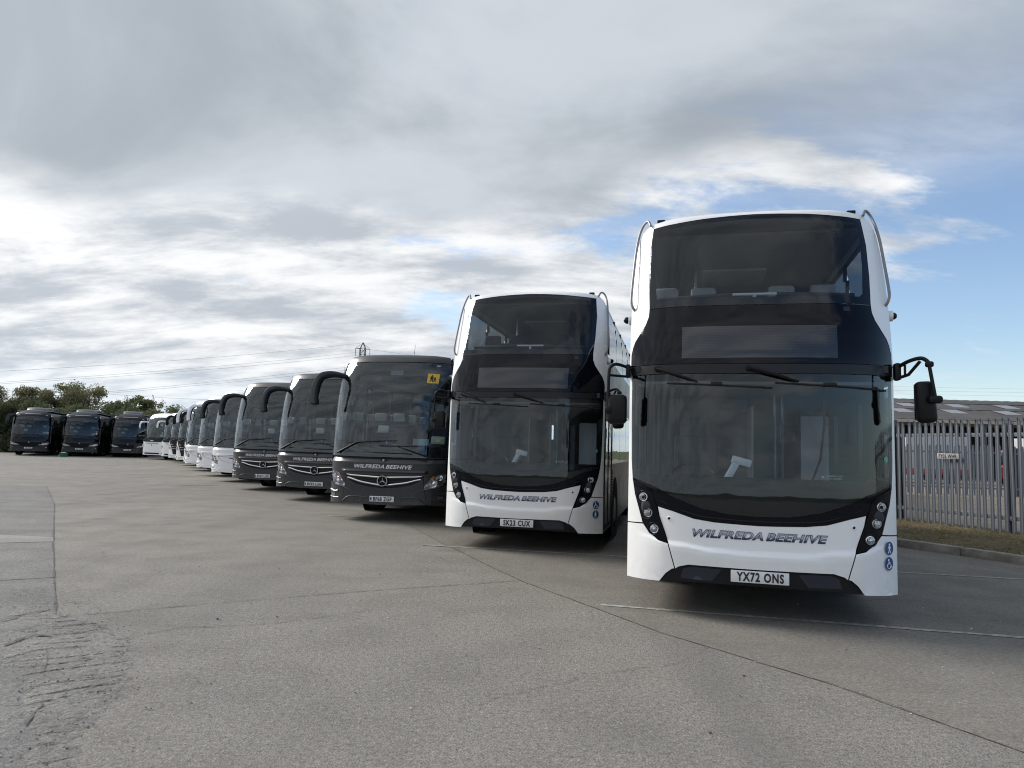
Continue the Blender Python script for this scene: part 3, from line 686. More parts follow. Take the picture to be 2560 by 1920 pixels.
    for (x, y, z0, z1) in ((-.62, 2.4, 2.47, 4.05), (.62, 4.4, 2.47, 4.05), (.42, 2.1, .46, 2.3), (.30, 1.75, .46, 2.3), (-.1, 3.4, .46, 2.3)): b.tube([(x, y, z0), (x, y, z1)], .018, 8)
    b.tube([(.15, 1.2, 1.12), (.75, 1.2, 1.12)], .018, 8); b.tube([(.4, 1.25, 1.28), (.85, 1.6, 1.22)], .018, 8); b.build('handrails', 'steel', root)
    b = MB(); b.rbox(0, .42, 1.03, 1.12, .26, .07, .05); b.rbox(-.62, .62, 1.18, .42, .22, .10, .08); b.build('dashboard', 'interior_dark', root)
    b = MB(); b.box(-.02, 0, .8, 2.0, .5, 2.1); b.box(-1.2, 0, 2.0, 2.03, .5, 2.25); b.build('cab_screen', 'interior_grey', root)
    b = MB(); seat(b, b, -.60, 1.25, .75, .5, .62); b.build('driver_seat', 'seat_driver', root)
    b = MB(); b.lathe([(.215, 0), (.23, .012), (.245, 0), (.23, -.012), (.215, 0)], 'z', (0, 0, 0), 24); b.tube([(-.2, 0, 0), (.2, 0, 0)], .015, 6); b.tube([(0, 0, 0), (0, .1, -.3)], .03, 6)
    sw = b.build('steering_wheel', 'black_plastic', root); sw.location = (-.62, .92, 1.33); sw.rotation_euler = (R(35), 0, 0)
    b = MB(); b.box(-.42, .22, .72, 1.02, .9, 1.20); b.build('cash_tray', 'liner', root); b = MB(); b.rbox(.80, 2.2, 1.45, .16, .02, .62, .01); b.build('notice_board', 'machine_white', root); b = MB(); b.tube([(-.9, .55, 1.2), (-.62, .60, 1.32), (-.2, .62, 1.22)], .05, 8); b.build('dash_cowl', 'black_plastic', root)
    b = MB(); b.rbox(-.16, .86, 1.30, .16, .11, .025, .01); b.rbox(-.22, .86, 1.40, .035, .10, .12, .012, Matrix.Rotation(R(28), 4, 'Y')); b.rbox(-.12, .86, 1.505, .10, .10, .04, .012, Matrix.Rotation(R(14), 4, 'Y')); b.build('ticket_machine', 'machine_white', root)
    b = MB(); b.tube([(.62, .30, 2.28), (.63, .34, 1.9), (.60, .40, 1.55), (.50, .45, 1.25)], .012, 6); b.build('antenna_lead', 'rubber', root)
    return root

double_decker((2.375, 6.956, 0), .2561, 'YX72 ONS', 'white double-decker bus plated YX72 ONS, the nearest and largest, in front of the steel fence', True, True)
double_decker((.137, 11.291, 0), .2255, 'SK23 CUX', 'white double-decker bus plated SK23 CUX, parked between the nearest bus and the grey coach', False, False)

# ------------------------------------------------------------------ coaches
TOF = Front([.2, 1.32, 1.5, 2.0, 2.6, 3.0, 3.34, 3.46, 3.53, 3.57], [0, .0, .02, .06, .17, .31, .52, .63, .75, .95], .05, .28, 1.27, 4.5)
TOP = [(1.262, .34), (1.265, .9), (1.27, 1.6), (1.27, 2.4), (1.262, 2.9), (1.245, 3.15), (1.205, 3.34), (1.165, 3.43), (1.09, 3.49), (.8, 3.52), (.4, 3.53), (0, 3.532)]
def horn_mirror(root, F, s, shell, inner='black_plastic', pts=None, w=.085, lamps=False):
    """long coach mirror hanging from the top corner of the windscreen"""
    y0 = F.y(1.15, 3.0)
    P = pts or [(1.13, .02, 3.02), (1.28, -.16, 3.05), (1.42, -.30, 3.04), (1.55, -.40, 2.97), (1.62, -.44, 2.80), (1.645, -.45, 2.60), (1.64, -.45, 2.44), (1.625, -.45, 2.375)]
    P = [(s * x, y0 + dy, z) for x, dy, z in P]; S = spline(P, 5); n = len(S)
    r = [w * (.62 + .38 * min(1, 2.2 * i / n)) * (1 if i < n - 3 else (.92, .75, .45)[i - n + 3]) for i in range(n)]
    b = MB(); b.tube([(p[0], p[1], p[2]) for p in S], r, 12, True, (0, 1, 0), 1., .75)
    a = b.build('mirror', shell, root)
    b = MB(); b.tube([(p[0] - s * .026, p[1] + .03, p[2] - .012) for p in S[2:-2]], [q * .86 for q in r[2:-2]], 10, True, (0, 1, 0), 1., .7); b.build('mirror_inner', inner, a)
    e = S[-4]; b = MB(); b.rbox(e[0] - s * .03, e[1] + .055, e[2] + .12, .05, .008, .10, .006); b.build('mirror_glass', 'chrome', a)
    if lamps:
        for k in (-5, -14): p = S[k]; b = MB(); b.rbox(p[0] + s * .03, p[1] - .058, p[2], .012, .012, .014, .008); b.build('indicator', 'machine_white', a)
def coach_inside(root, F, L, zs=1.25, blind=False, detail=True):
    sm, hm = MB(), MB()
    for r_ in range(5 if detail else 2):
        for x in (-.98, -.52, .52, .98):
            y = 2.5 + .9 * r_; sm.rbox(x, y, zs + .65, .21, .08, .42, .06); hm.rbox(x, y - .06, zs + .98, .15, .04, .10, .035)
    sm.rbox(-.55, 1.55, 1.45, .24, .08, .42, .07); hm.rbox(-.55, 1.46, 1.92, .13, .035, .085, .03); sm.rbox(.72, 1.6, 1.25, .24, .08, .40, .07); hm.rbox(.72, 1.51, 1.70, .16, .035, .09, .03)
    sm.build('seats', 'seat_dark', root); hm.build('headrests', 'headrest_leather', root)
    b = MB(); b.rbox(0, .62, 1.28, 1.12, .36, .12, .08); b.rbox(-.35, .78, 1.42, .26, .14, .10, .06); b.rbox(.05, .70, 1.50, .13, .05, .09, .03); b.build('dashboard', 'interior_dark', root)
    b = MB(); b.lathe([(.20, 0), (.213, .013), (.226, 0), (.213, -.013), (.20, 0)], 'z', (0, 0, 0), 22); b.tube([(-.2, 0, 0), (.2, 0, 0)], .018, 6); b.lathe([(.001, .02), (.06, .015), (.07, -.02)], 'z', (0, 0, 0), 12)
    w = b.build('steering_wheel', 'black_plastic', root); w.location = (-.52, 1.02, 1.56); w.rotation_euler = (R(38), 0, 0)
    b = MB(); b.box(-1.2, 1.2, .9, L - .1, zs - .05, zs); b.box(-1.22, 1.22, L - .3, L - .25, .5, 3.4); b.build('saloon_floor', 'interior_dark', root)
    b = MB(); b.box(-1.12, 1.12, 1.0, L - .1, 3.36, 3.39)
    for s in (1, -1): b.rbox(s * .92, (L + 1.4) / 2, 3.12, .22, (L - 1.8) / 2, .09, .06)
    b.build('ceiling_lining', 'liner', root)
    b = MB(); b.rbox(.1, 1.15, 3.02, .34, .06, .10, .05); b.build('monitor', 'interior_dark', root)
    if blind: 
        b = MB(); b.box(-1.02, -.03, .66, .67, 2.72, 3.02); b.box(.03, 1.02, .66, .67, 2.66, 3.02); b.build('sun_blind', 'interior_grey', root)
def coach_body(root, F, prof, L, pnt, roof=None, pillar='black_gloss', win=(1.62, 2.98)):
    ys = [.75, 2.1, 3.9, 5.7, 7.5, 9.3, 11.1, L - .2]
    body(root, F, prof, L, dict(roof=roof or pnt, roof_z=3.15 if prof is TOP else prof[-5][1], side=pnt), [('skirt', prof[0][1], win[0], pnt), ('cant_panel', win[1], 3.15 if prof is TOP else prof[-5][1], pnt)],
         [('side_window', win[0], win[1], ys, 'side_glass', pillar)], .5)
    tyres(root, L, 2.75, L - 3.3, .5)
    for s in (1, -1):
        for yw in (2.75, L - 3.3):
            b = MB(); b.lathe([(.62, .003 * s), (.30, .003 * s)], 'x', (s * 1.268, yw, .5), 24); b.build('wheel_arch', 'underside', root)
def star_badge(parent, F, x, z, r, off):
    b = MB(); y = F.y(x, z) - off
    b.lathe([(r * .84, .0), (r * .86, -.016), (r * .98, -.016), (r, 0)], 'y', (x, y, z), 28)
    for k in range(3):
        a = R(90 + 120 * k); ca, sa = math.cos(a), math.sin(a); w = r * .15
        p0 = (x + ca * r * .9, y - .006, z + sa * r * .9); p1 = (x - sa * w, y - .004, z + ca * w); p2 = (x + sa * w, y - .004, z - ca * w); pc = (x, y - .022, z)
        b.add([p0, p1, pc, p2, (x - ca * w * .5, y - .004, z - sa * w * .5)], [(0, 1, 2), (0, 2, 3), (1, 4, 2), (2, 4, 3)])
    return b.build('star_badge', 'chrome', parent)
def wipers(root, F, arms):
    for pts, blade in arms:
        b = MB(); b.tube([(x, F.y(x, z) - .05, z) for x, z in pts], [.02, .015, .011][:len(pts)], 6); w = b.build('wiper', 'black_plastic', root)
        b = MB(); b.tube([(x, F.y(x, z) - .022, z) for x, z in blade], .010, 5); b.build('wiper_blade', 'rubber', w)
def tourismo(loc, th, pnt, label, text=None, reg=None, group=None, mshell=None, extras=False, lamps=False):
    F = TOF; root = empty('coach', loc, -th); tag(root, label, 'coach', group); L = 12.2
    P = lambda n, o, m, **k: patch(n, o, F, m, k.pop('parent', root), **k)
    both = lambda n, o, m, **k: [patch(n, o, F, m, root, **k), patch(n, mir(o), F, m, root, **k)]
    grey = text is not None
    P('mask_panel', sym([(0, 1.45), (1.23, 1.45), (1.23, .40), (0, .40)]), 'black_plastic', off=-.03, thick=0)
    def facet(x, z):  # upper edge of the nose tilts back into a shelf
        t = (z - 1.205) / .105; return .075 * (1 - min(max(t, 0), 1)) - .045 + .02 * (1 - min(1, abs(z - 1.02) / .03)) * (1 if abs(x) < .9 else 0)
    nose = sym([(0, 1.306), (1.235, 1.308), (1.245, 1.02), (1.01, .975), (.90, .95), (.84, .962), (0, .945)]); 
    P('nose_panel', nose, pnt, extra=facet, res=.05, thick=.03)
    gr = [(0, .94), (.45, .952), (.825, .958), (.80, .90), (.765, .855), (.60, .772), (.30, .715), (0, .692)]
    P('bumper', sym([(0, .686), (.30, .709), (.60, .766), (.77, .848), (.83, .93), (.845, .765), (.86, .66), (.912, .372), (.3, .35), (0, .348)]), pnt, off=.012, thick=.04, res=.06)
    both('bumper_corner', [(.866, .662), (1.02, .692), (1.18, .742), (1.26, .80), (1.262, .345), (.918, .37)], pnt, off=.008, thick=.04, res=.06)
    both('wing_panel', [(.838, .955), (.90, .945), (1.0, .968), (.93, .86), (.852, .775)], pnt, off=.010, thick=.02)
    if grey:
        g = P('grille', sym(gr), 'black_plastic', off=-.004, res=.07)
        for n, zz in ((0, (.915, .89)), (1, (.845, .80))):
            pass
        for pts in ([(-.81, .955), (-.70, .935), (-.40, .922), (0, .908), (.40, .922), (.70, .935), (.81, .955)], [(-.785, .882), (-.69, .864), (-.47, .806), (-.12, .756), (0, .75), (.12, .756), (.47, .806), (.69, .864), (.785, .882)]):
            tb = tube_on(F, pts, .017, .012, 6); tb.build('grille_bar', 'chrome', g)
        for zc, hw in ((.87, .66), (.835, .6), (.795, .44)):
            tb = tube_on(F, [(-hw, zc + .015), (0, zc - .015), (hw, zc + .015)], .008, .004, 5); tb.build('grille_slat', 'band_plastic', g)
        P('badge_disc', disc_on(F, 0, .835, .115, 0, 28), 'black_gloss', off=.036, thick=.03)
        star_badge(root, F, 0, .835, .112, .040)
        P('emblem_mount', [(-.10, 1.29), (.10, 1.29), (.03, 1.215), (-.03, 1.215)], 'black_plastic', off=.012, thick=.004)
        b = MB(); b.lathe([(.001, -.02), (.022, -.016), (.032, 0)], 'y', (0, F.y(0, 1.25) - .014, 1.25), 14); b.build('emblem', 'steel', root)
        lettering('lettering', 'WILFREDA', -.63, .03, 1.085, 1.165, F, 'silver_letter', root, .040, .02, .28, 1.05); lettering('lettering', 'BEEHIVE', .06, .615, 1.085, 1.165, F, 'silver_letter', root, .040, .02, .28, 1.05)
    else:
        P('grille', sym(gr), pnt, off=.004, res=.07)
        tb = tube_on(F, [(-.84, 1.005), (-.4, .99), (0, .985), (.4, .99), (.84, 1.005)], .009, .022, 5); tb.build('grille_gap', 'black_plastic', root)
        tb = tube_on(F, [(-.36, .90), (0, .875), (.36, .90)], .014, .010, 5); tb.build('grille_bar', 'black_plastic', root)
    hl = [(1.240, 1.010), (1.12, .99), (1.01, .966), (.95, .868), (.915, .82), (.85, .765), (.866, .672), (1.02, .703), (1.12, .722), (1.19, .775), (1.236, .86)]
    for s in (1, -1):
        h = P('headlight', hl if s > 0 else mir(hl), 'headlamp', off=.004, thick=.02, res=.05)
        for (x, z, r) in ((1.03, .80, .085), (1.15, .925, .06)):
            x *= s; y = F.y(x, z) - .006
            b = MB(); b.lathe([(r, -.008), (r * .92, -.026), (r * .6, .0), (r * .3, -.012), (.001, -.024)], 'y', (x, y, z), 18); b.build('lamp_reflector', 'chrome', h)
        P('indicator', [(s * .95, .90), (s * 1.03, .955), (s * 1.06, .94), (s * .99, .885)][::s], 'amber', off=.009, thick=.004, parent=h)
        f = [(1.10, .545), (1.21, .535), (1.205, .485), (1.115, .48)]
        P('fog_lamp', f if s > 0 else mir(f), 'headlamp', off=.016, thick=.01)
        for pts, rr in (([(.89, .385), (.80, .47), (.70, .503), (.55, .505), (.32, .492)], .014), ([(.852, .665), (.76, .645), (.70, .61), (.655, .56)], .011), ([(1.25, .615), (1.12, .585), (1.02, .60)], .018), ([(1.25, .47), (1.12, .455), (1.0, .46)], .016)):
            tb = tube_on(F, [(s * x, z) for x, z in pts], rr, .012, 6); tb.build('bumper_crease', pnt, root)
    # windscreen
    ws = sym([(0, 3.345), (.6, 3.342), (1.15, 3.335), (1.215, 3.15), (1.245, 2.9), (1.255, 2.4), (1.255, 1.6), (1.245, 1.318), (0, 1.314)])
    P('windscreen', ws, 'coach_screen', res=.07)
    P('screen_border', ws, 'black_gloss', off=-.004, thick=0, hole=sym([(0, 3.26), (.9, 3.255), (1.10, 3.23), (1.18, 3.0), (1.215, 2.6), (1.222, 1.9), (1.20, 1.62), (1.1, 1.56), (.5, 1.54), (0, 1.535)]), res=.07)
    for s in (1, -1): P('marker_lamp', [(s * .93 - .035, 3.27), (s * .93 + .035, 3.27), (s * .93 + .035, 3.285), (s * .93 - .035, 3.285)], 'machine_white', off=.002, thick=0)
    P('roof_cap', sym([(0, 3.532), (.4, 3.53), (.8, 3.52), (1.09, 3.49), (1.165, 3.43), (1.205, 3.34), (1.155, 3.345), (.6, 3.352), (0, 3.355)]), pnt, off=.012, thick=.03, res=.04)
    both('front_pillar', [(1.16, 3.34), (1.222, 3.15), (1.25, 2.9), (1.26, 2.4), (1.26, 1.6), (1.25, 1.318), (1.272, 1.318), (1.272, 2.4), (1.262, 2.9), (1.245, 3.15), (1.205, 3.34)], 'black_gloss', thick=.02, res=.06)
    wipers(root, F, [([(-1.09, 1.385), (-.60, 1.62), (-.1, 1.64)], [(-.85, 1.60), (-.35, 1.635), (.24, 1.665)]), ([(.92, 1.345), (.60, 1.45), (.263, 1.55)], [(-.1, 1.55), (.3, 1.553), (.70, 1.553)])])
    tb = tube_on(F, [(-.80, 1.425), (0, 1.405), (.6, 1.40)], .012, .008, 5); tb.build('scuttle_bead', 'band_plastic', root)
    plate(root, reg, F, .412, .523, .26, True, .032) if reg else None
    ms = mshell or pnt
    horn_mirror(root, F, -1, ms, lamps=lamps); horn_mirror(root, F, 1, ms, pts=[(1.15, .02, 3.02), (1.26, -.10, 3.02), (1.34, -.20, 2.96), (1.38, -.25, 2.82), (1.385, -.26, 2.6), (1.38, -.26, 2.46)])
    b = MB(); b.rbox(-1.30, .55, 1.72, .03, .07, .13, .03); b.tube([(-1.26, .55, 1.55), (-1.31, .55, 1.66)], .012, 6); b.build('kerb_mirror', 'black_plastic', root)
    coach_body(root, F, TOP, L, pnt); coach_inside(root, F, L)
    b = MB(); b.tube([(.12, 1.35, 3.53), (.13, 1.42, 3.85)], [.007, .002], 6); b.lathe([(.045, 0), (.03, .03), (.012, .05)], 'z', (.12, 1.35, 3.53), 12); b.build('antenna', 'black_plastic', root)
    b = MB(); b.rbox(-.42, 1.9, 3.57, .02, .04, .03, .012); b.build('antenna_stub', 'black_plastic', root)
    if extras:
        sg = P('school_sign', [(.755, 2.885), (.99, 2.885), (.99, 3.095), (.755, 3.095)], 'yellow_vinyl', off=.004, thick=0)
        def fig(x, z, k):
            P('pictogram', disc_on(F, x, z + .062 * k, .013 * k, 0, 10), 'plate_black', off=.006, thick=0, parent=sg)
            P('pictogram', [(x + a * k, z + b_ * k) for a, b_ in ((-.022, .045), (.02, .045), (.034, .0), (.02, -.005), (.018, -.02), (.034, -.075), (.014, -.075), (0, -.03), (-.022, -.075), (-.04, -.07), (-.02, -.02), (-.038, .0))], 'plate_black', off=.006, thick=0, parent=sg)
        fig(.845, 2.995, 1.05); fig(.905, 2.97, .75)
        P('notice', [(.58, 1.58), (.70, 1.58), (.70, 1.71), (.585, 1.715)], 'beige_trim', off=-.006, thick=0); P('notice', [(.70, 1.58), (.895, 1.58), (.895, 1.712), (.70, 1.71)], 'paper', off=-.006, thick=0)
        P('round_sticker', disc_on(F, 1.07, 1.685, .032, 0, 16), 'lime_vinyl', off=.004, thick=0); P('round_sticker', disc_on(F, 1.155, 1.685, .034, 0, 16, .036), 'green_vinyl', off=.004, thick=0)
        P('sun_visor', [(-.1, 3.06), (.18, 3.06), (.18, 3.16), (-.1, 3.16)], 'interior_grey', off=-.12, thick=0)
    return root
GC = 'dark grey coaches in the row'; WC = 'white coaches in the row'; T_ = 'WILFREDA BEEHIVE'
tourismo((-2.586, 15.023, 0), .1702, 'grey_paint', 'dark grey coach plated BF68 ZGP with a yellow school sign in its windscreen', T_, 'BF68 ZGP', GC, extras=True)
tourismo((-5.238, 19.72, 0), .1627, 'grey_paint', 'dark grey coach plated BV69 LUA, middle one of the three grey coaches', T_, 'BV69 LUA', GC)
tourismo((-7.864, 23.397, 0), .1649, 'grey_paint', 'dark grey coach plated BV69 LUD, next to the white coaches', T_, 'BV69 LUD', GC, lamps=True)
tourismo((-10.26, 27.61, 0), .164, 'white_paint', 'white coach with dark grey mirror arms, beside the grey coach plated BV69 LUD', None, None, WC, mshell='grey_paint', lamps=True)
tourismo((-12.51, 31.51, 0), .164, 'white_paint', 'white coach with white mirror arms, second white one from the grey coaches', None, None, WC)
tourismo((-15.18, 36.36, 0), .164, 'white_paint', 'white coach with white mirror arms, third white one from the grey coaches', None, None, WC)

def corner_origin(cx, cy, th):
    return (cx + 1.252 * math.cos(th) - .313 * math.sin(th), cy - 1.252 * math.sin(th) - .313 * math.cos(th), 0)
RDF = Front([.2, 1.2, 1.6, 2.2, 2.8, 3.1, 3.3, 3.42, 3.48], [0, 0, .03, .12, .30, .46, .68, .95, 1.25], .13, .2, 1.27, 8)
RDP = [(1.262, .33), (1.265, .9), (1.27, 1.5), (1.265, 2.4), (1.25, 2.8), (1.215, 3.05), (1.12, 3.24), (.9, 3.36), (.5, 3.43), (0, 3.45)]
def round_coach(loc, th, label, group, style):
    """older coaches at the far end: rounded roof; style grille = black tapering nose, plain = white nose with lower slot"""
    F = RDF; root = empty('coach', loc, -th); tag(root, label, 'coach', group); L = 12.
    P = lambda n, o, m, **k: patch(n, o, F, m, k.pop('parent', root), **k); Wp = 'white_paint'
    P('front_panel', sym([(0, 1.30), (.75, 1.30), (1.0, 1.36), (1.262, 1.56), (1.265, .9), (1.262, .33), (0, .33)]), Wp, thick=.03, res=.09)
    P('scuttle', sym([(0, 1.60), (1.23, 1.60), (1.20, 1.46), (1.0, 1.33), (.75, 1.28), (0, 1.28)]), 'black_gloss', off=.006, res=.09)
    ws = sym([(0, 3.10), (.7, 3.08), (1.08, 3.02), (1.20, 2.75), (1.235, 2.3), (1.24, 1.61), (0, 1.605)]); P('windscreen', ws, 'coach_screen', res=.1)
    P('screen_border', ws, 'black_gloss', off=-.004, thick=0, hole=sym([(0, 3.04), (.66, 3.02), (1.02, 2.96), (1.12, 2.72), (1.15, 2.2), (1.12, 1.68), (0, 1.66)]), res=.1)
    P('roof_cap', sym([(0, 3.45), (.5, 3.43), (.9, 3.36), (1.12, 3.24), (1.215, 3.05), (1.25, 2.8), (1.265, 2.4), (1.265, 1.6), (1.245, 1.6), (1.24, 2.3), (1.205, 2.76), (1.085, 3.03), (.7, 3.09), (0, 3.11)]), Wp, off=.01, thick=.03, res=.07)
    for s in (1, -1):
        if style == 'grille': h = [(1.20, 1.16), (1.06, 1.10), (.97, .98), (1.0, .86), (1.12, .90), (1.22, 1.0)]
        else: h = [(1.18, 1.05), (1.06, 1.06), (.98, 1.0), (1.0, .90), (1.10, .86), (1.20, .92)]
        hd = P('headlight', h if s > 0 else mir(h), 'headlamp', off=.008, thick=.02)
        b = MB(); y = F.y(1.08, .96) - .012; b.lathe([(.06, -.005), (.05, -.02), (.02, -.01), (.001, -.02)], 'y', (s * 1.08, y, .97), 14); b.build('lamp_reflector', 'chrome', hd)
        P('fog_lamp', [(s * 1.08 - .04, .46), (s * 1.08 + .04, .46), (s * 1.08 + .03, .55), (s * 1.08 - .03, .55)], 'black_gloss', off=.006, thick=0)
    if style == 'grille':
        g = P('grille', sym([(0, 1.40), (1.12, 1.44), (1.0, 1.2), (.86, .96), (.74, .70), (.70, .56), (0, .54)]), 'black_plastic', off=.014, thick=.03)
        for zc, hw in ((1.2, .9), (1.06, .84), (.92, .76)):
            tb = tube_on(F, [(-hw, zc), (0, zc - .02), (hw, zc)], .014, .02, 5); tb.build('grille_slat', 'steel', g)
        tb = tube_on(F, [(-1.24, .50), (-.9, .46), (-.75, .50), (.75, .50), (.9, .46), (1.24, .50)], .03, .0, 6); tb.build('bumper_crease', Wp, root)
    else:
        P('lower_grille', sym([(0, .50), (.70, .50), (.76, .40), (0, .39)]), 'black_plastic', off=.008, thick=0)
        P('badge', disc_on(F, 0, 1.05, .04, 0, 14), 'black_gloss', off=.01, thick=0)
        P('scuttle_plate', [(-.16, 1.35), (.16, 1.35), (.16, 1.40), (-.16, 1.40)], 'white_vinyl', off=.012, thick=0)
        lettering('lettering', 'WILFREDA', -.62, .03, 1.15, 1.215, F, 'band_plastic', root, .012, .012, .28, 1.05); lettering('lettering', 'BEEHIVE', .06, .62, 1.15, 1.215, F, 'band_plastic', root, .012, .012, .28, 1.05)
        tb = tube_on(F, [(-.7, .66), (-.66, .62), (.66, .62), (.7, .66)], .016, .002, 5); tb.build('bumper_crease', Wp, root)
        P('notice', [(.66, 1.66), (.98, 1.66), (.98, 1.82), (.66, 1.82)], 'paper', off=-.006, thick=0)
    hp = [(1.16, .02, 2.74), (1.34, -.16, 2.76), (1.50, -.30, 2.74), (1.60, -.36, 2.62), (1.62, -.38, 2.44), (1.62, -.38, 2.28)] if style == 'plain' else [(1.12, .02, 3.0), (1.28, -.14, 3.05), (1.42, -.24, 2.98), (1.50, -.30, 2.82), (1.50, -.32, 2.62), (1.50, -.32, 2.42)]
    horn_mirror(root, F, -1, Wp if style == 'plain' else 'black_plastic', pts=hp, w=.075 if style == 'plain' else .085)
    horn_mirror(root, F, 1, Wp if style == 'plain' else 'black_plastic', pts=[(x * .93, y, z) for x, y, z in hp], w=.07)
    coach_body(root, F, RDP, L, Wp, None, 'black_gloss', (1.62, 2.78)); coach_inside(root, F, L, 1.25, False, False)
    wipers(root, F, [([(-.95, 1.42), (-.4, 1.60)], [(-.7, 1.60), (-.2, 1.63), (.1, 1.64)])])
    return root
round_coach(corner_origin(-18.0, 40.3, .17), .17, 'white coach almost hidden behind the third white coach', WC, 'grille')
round_coach(corner_origin(-20.03, 43.8, .18), .18, 'white coach with a black tapering grille, the nearer of the two', WC, 'grille')
round_coach(corner_origin(-22.4, 47.9, .20), .20, 'white coach with a black tapering grille, the farther of the two', WC, 'grille')
round_coach(corner_origin(-24.6, 51.5, .26), .26, 'white round-roofed coach with a white nose, half hidden, second from the black coaches', WC, 'plain')
round_coach(corner_origin(-27.4, 54.5, .40), .40, 'white round-roofed coach at the far end, whole front in view beside the black coaches', WC, 'plain')

IRF = Front([.2, 1.0, 1.5, 2.2, 2.8, 3.05, 3.25, 3.4, 3.5], [0, 0, .06, .16, .34, .50, .75, 1.05, 1.4], .15, .2, 1.27, 8)
IRP = [(1.262, .33), (1.265, .9), (1.27, 1.5), (1.265, 2.4), (1.25, 2.75), (1.20, 3.0), (1.08, 3.2), (.85, 3.36), (.5, 3.46), (0, 3.49)]
def black_coach(loc, th, label, group, reg):
    F = IRF; root = empty('coach', loc, -th); tag(root, label, 'coach', group); L = 12.6; Bk = 'black_paint'
    P = lambda n, o, m, **k: patch(n, o, F, m, k.pop('parent', root), **k)
    P('front_panel', sym([(0, 1.56), (1.245, 1.56), (1.265, .9), (1.262, .33), (0, .33)]), Bk, thick=.03, res=.09)
    P('nose_panel', sym([(0, 1.42), (.9, 1.40), (1.22, 1.28), (1.15, 1.02), (.75, .80), (.3, .68), (0, .66)]), 'black_gloss', off=.014, thick=.02, res=.09)
    tb = tube_on(F, [(-1.24, 1.10), (-.8, .80), (-.3, .66), (0, .64), (.3, .66), (.8, .80), (1.24, 1.10)], .014, .012, 5); tb.build('nose_crease', 'band_plastic', root)
    ws = sym([(0, 2.94), (.7, 2.94), (1.10, 2.90), (1.19, 2.6), (1.215, 2.0), (1.20, 1.6), (0, 1.57)]); P('windscreen', ws, 'windscreen', res=.1)
    P('screen_border', ws, 'black_gloss', off=-.004, thick=0, hole=sym([(0, 2.90), (.7, 2.90), (1.06, 2.86), (1.13, 2.56), (1.15, 2.0), (1.13, 1.68), (0, 1.64)]), res=.1)
    P('roof_cap', sym([(0, 3.49), (.5, 3.46), (.85, 3.36), (1.08, 3.2), (1.20, 3.0), (1.25, 2.75), (1.265, 2.4), (1.27, 1.57), (1.205, 1.57), (1.22, 2.0), (1.195, 2.6), (1.105, 2.91), (.7, 2.95), (0, 2.95)]), Bk, off=.01, thick=.03, res=.07)
    b = MB(); prof = []
    for (y, z, w) in ((1.05, 3.22, .62), (1.25, 3.40, .60), (1.6, 3.56, .64), (2.2, 3.66, .78), (4.2, 3.66, .85), (4.9, 3.60, .82), (5.3, 3.46, .76)):
        prof.append([(-w, y, 3.3), (-w * .93, y, z - .05), (-w * .75, y, z), (0, y, z + .02), (w * .75, y, z), (w * .93, y, z - .05), (w, y, 3.3)])
    vs = [p for r in prof for p in r]; b.add(vs, [(i * 7 + k, i * 7 + k + 1, (i + 1) * 7 + k + 1, (i + 1) * 7 + k) for i in range(len(prof) - 1) for k in range(6)], True); b.add(prof[0], [tuple(range(7))]); b.add(prof[-1], [tuple(range(7))]); b.build('roof_pod', Bk, root)
    P('brow_strip', [(-.55, 3.13), (.55, 3.13), (.52, 3.17), (-.52, 3.17)], 'steel', off=.016, thick=.01)
    for s in (1, -1):
        h = [(1.24, 1.02), (1.22, .86), (.95, .80), (.60, .80), (.78, .88), (1.05, .97)]
        hd = P('headlight', h if s > 0 else mir(h), 'headlamp', off=.016, thick=.02)
        b = MB(); y = F.y(1.08, .9) - .02; b.lathe([(.055, -.005), (.05, -.02), (.02, -.01), (.001, -.02)], 'y', (s * 1.06, y, .895), 14); b.build('lamp_reflector', 'chrome', hd)
        P('fog_lamp', [(s * 1.08 - .05, .60), (s * 1.08 + .05, .60), (s * 1.08 + .04, .65), (s * 1.08 - .04, .65)], 'headlamp', off=.008, thick=0)
        P('marker_lamp', [(s * .9 - .05, 3.02), (s * .9 + .05, 3.02), (s * .9 + .05, 3.05), (s * .9 - .05, 3.05)], 'machine_white', off=.014, thick=0)
        hp = [(1.12, .05, 2.98), (1.30, -.10, 3.0), (1.46, -.18, 2.92), (1.54, -.22, 2.76), (1.56, -.23, 2.58), (1.52, -.22, 2.40)] if s < 0 else [(1.14, .05, 2.92), (1.24, -.10, 2.92), (1.31, -.18, 2.82), (1.34, -.20, 2.64), (1.33, -.20, 2.42), (1.29, -.2, 2.22)]
        horn_mirror(root, F, s, Bk, pts=hp, w=.15)
    tb = tube_on(F, [(-1.2, .50), (0, .47), (1.2, .50)], .012, .004, 5); tb.build('bumper_crease', 'band_plastic', root)
    P('badge', disc_on(F, 0, 1.0, .05, 0, 14), 'rim_metal', off=.03, thick=.01)
    plate(root, reg, F, .52, .63, .26, False, .03)
    wipers(root, F, [([(-.95, 1.40), (-.5, 1.55)], [(-.8, 1.56), (-.2, 1.60), (.0, 1.60)]), ([(.95, 1.40), (.5, 1.55)], [(.1, 1.60), (.6, 1.58), (.85, 1.56)])])
    coach_body(root, F, IRP, L, Bk, None, 'black_gloss', (1.55, 2.75)); coach_inside(root, F, L, 1.25, True, False)
    b = MB(); b.box(1.272, 1.28, .62, .66, .9, 2.6); b.build('door_seal', 'steel', root)
    P('notice', [(1.02, 1.68), (1.10, 1.68), (1.10, 1.80), (1.02, 1.80)], 'paper', off=-.006, thick=0)
    return root
BC = 'black coaches by the hedge'
black_coach(corner_origin(-37.3, 54.5, -.384), -.384, 'black coach with a roof pod, leftmost of the three, at the edge of the photo', BC, 'W8 WBC')
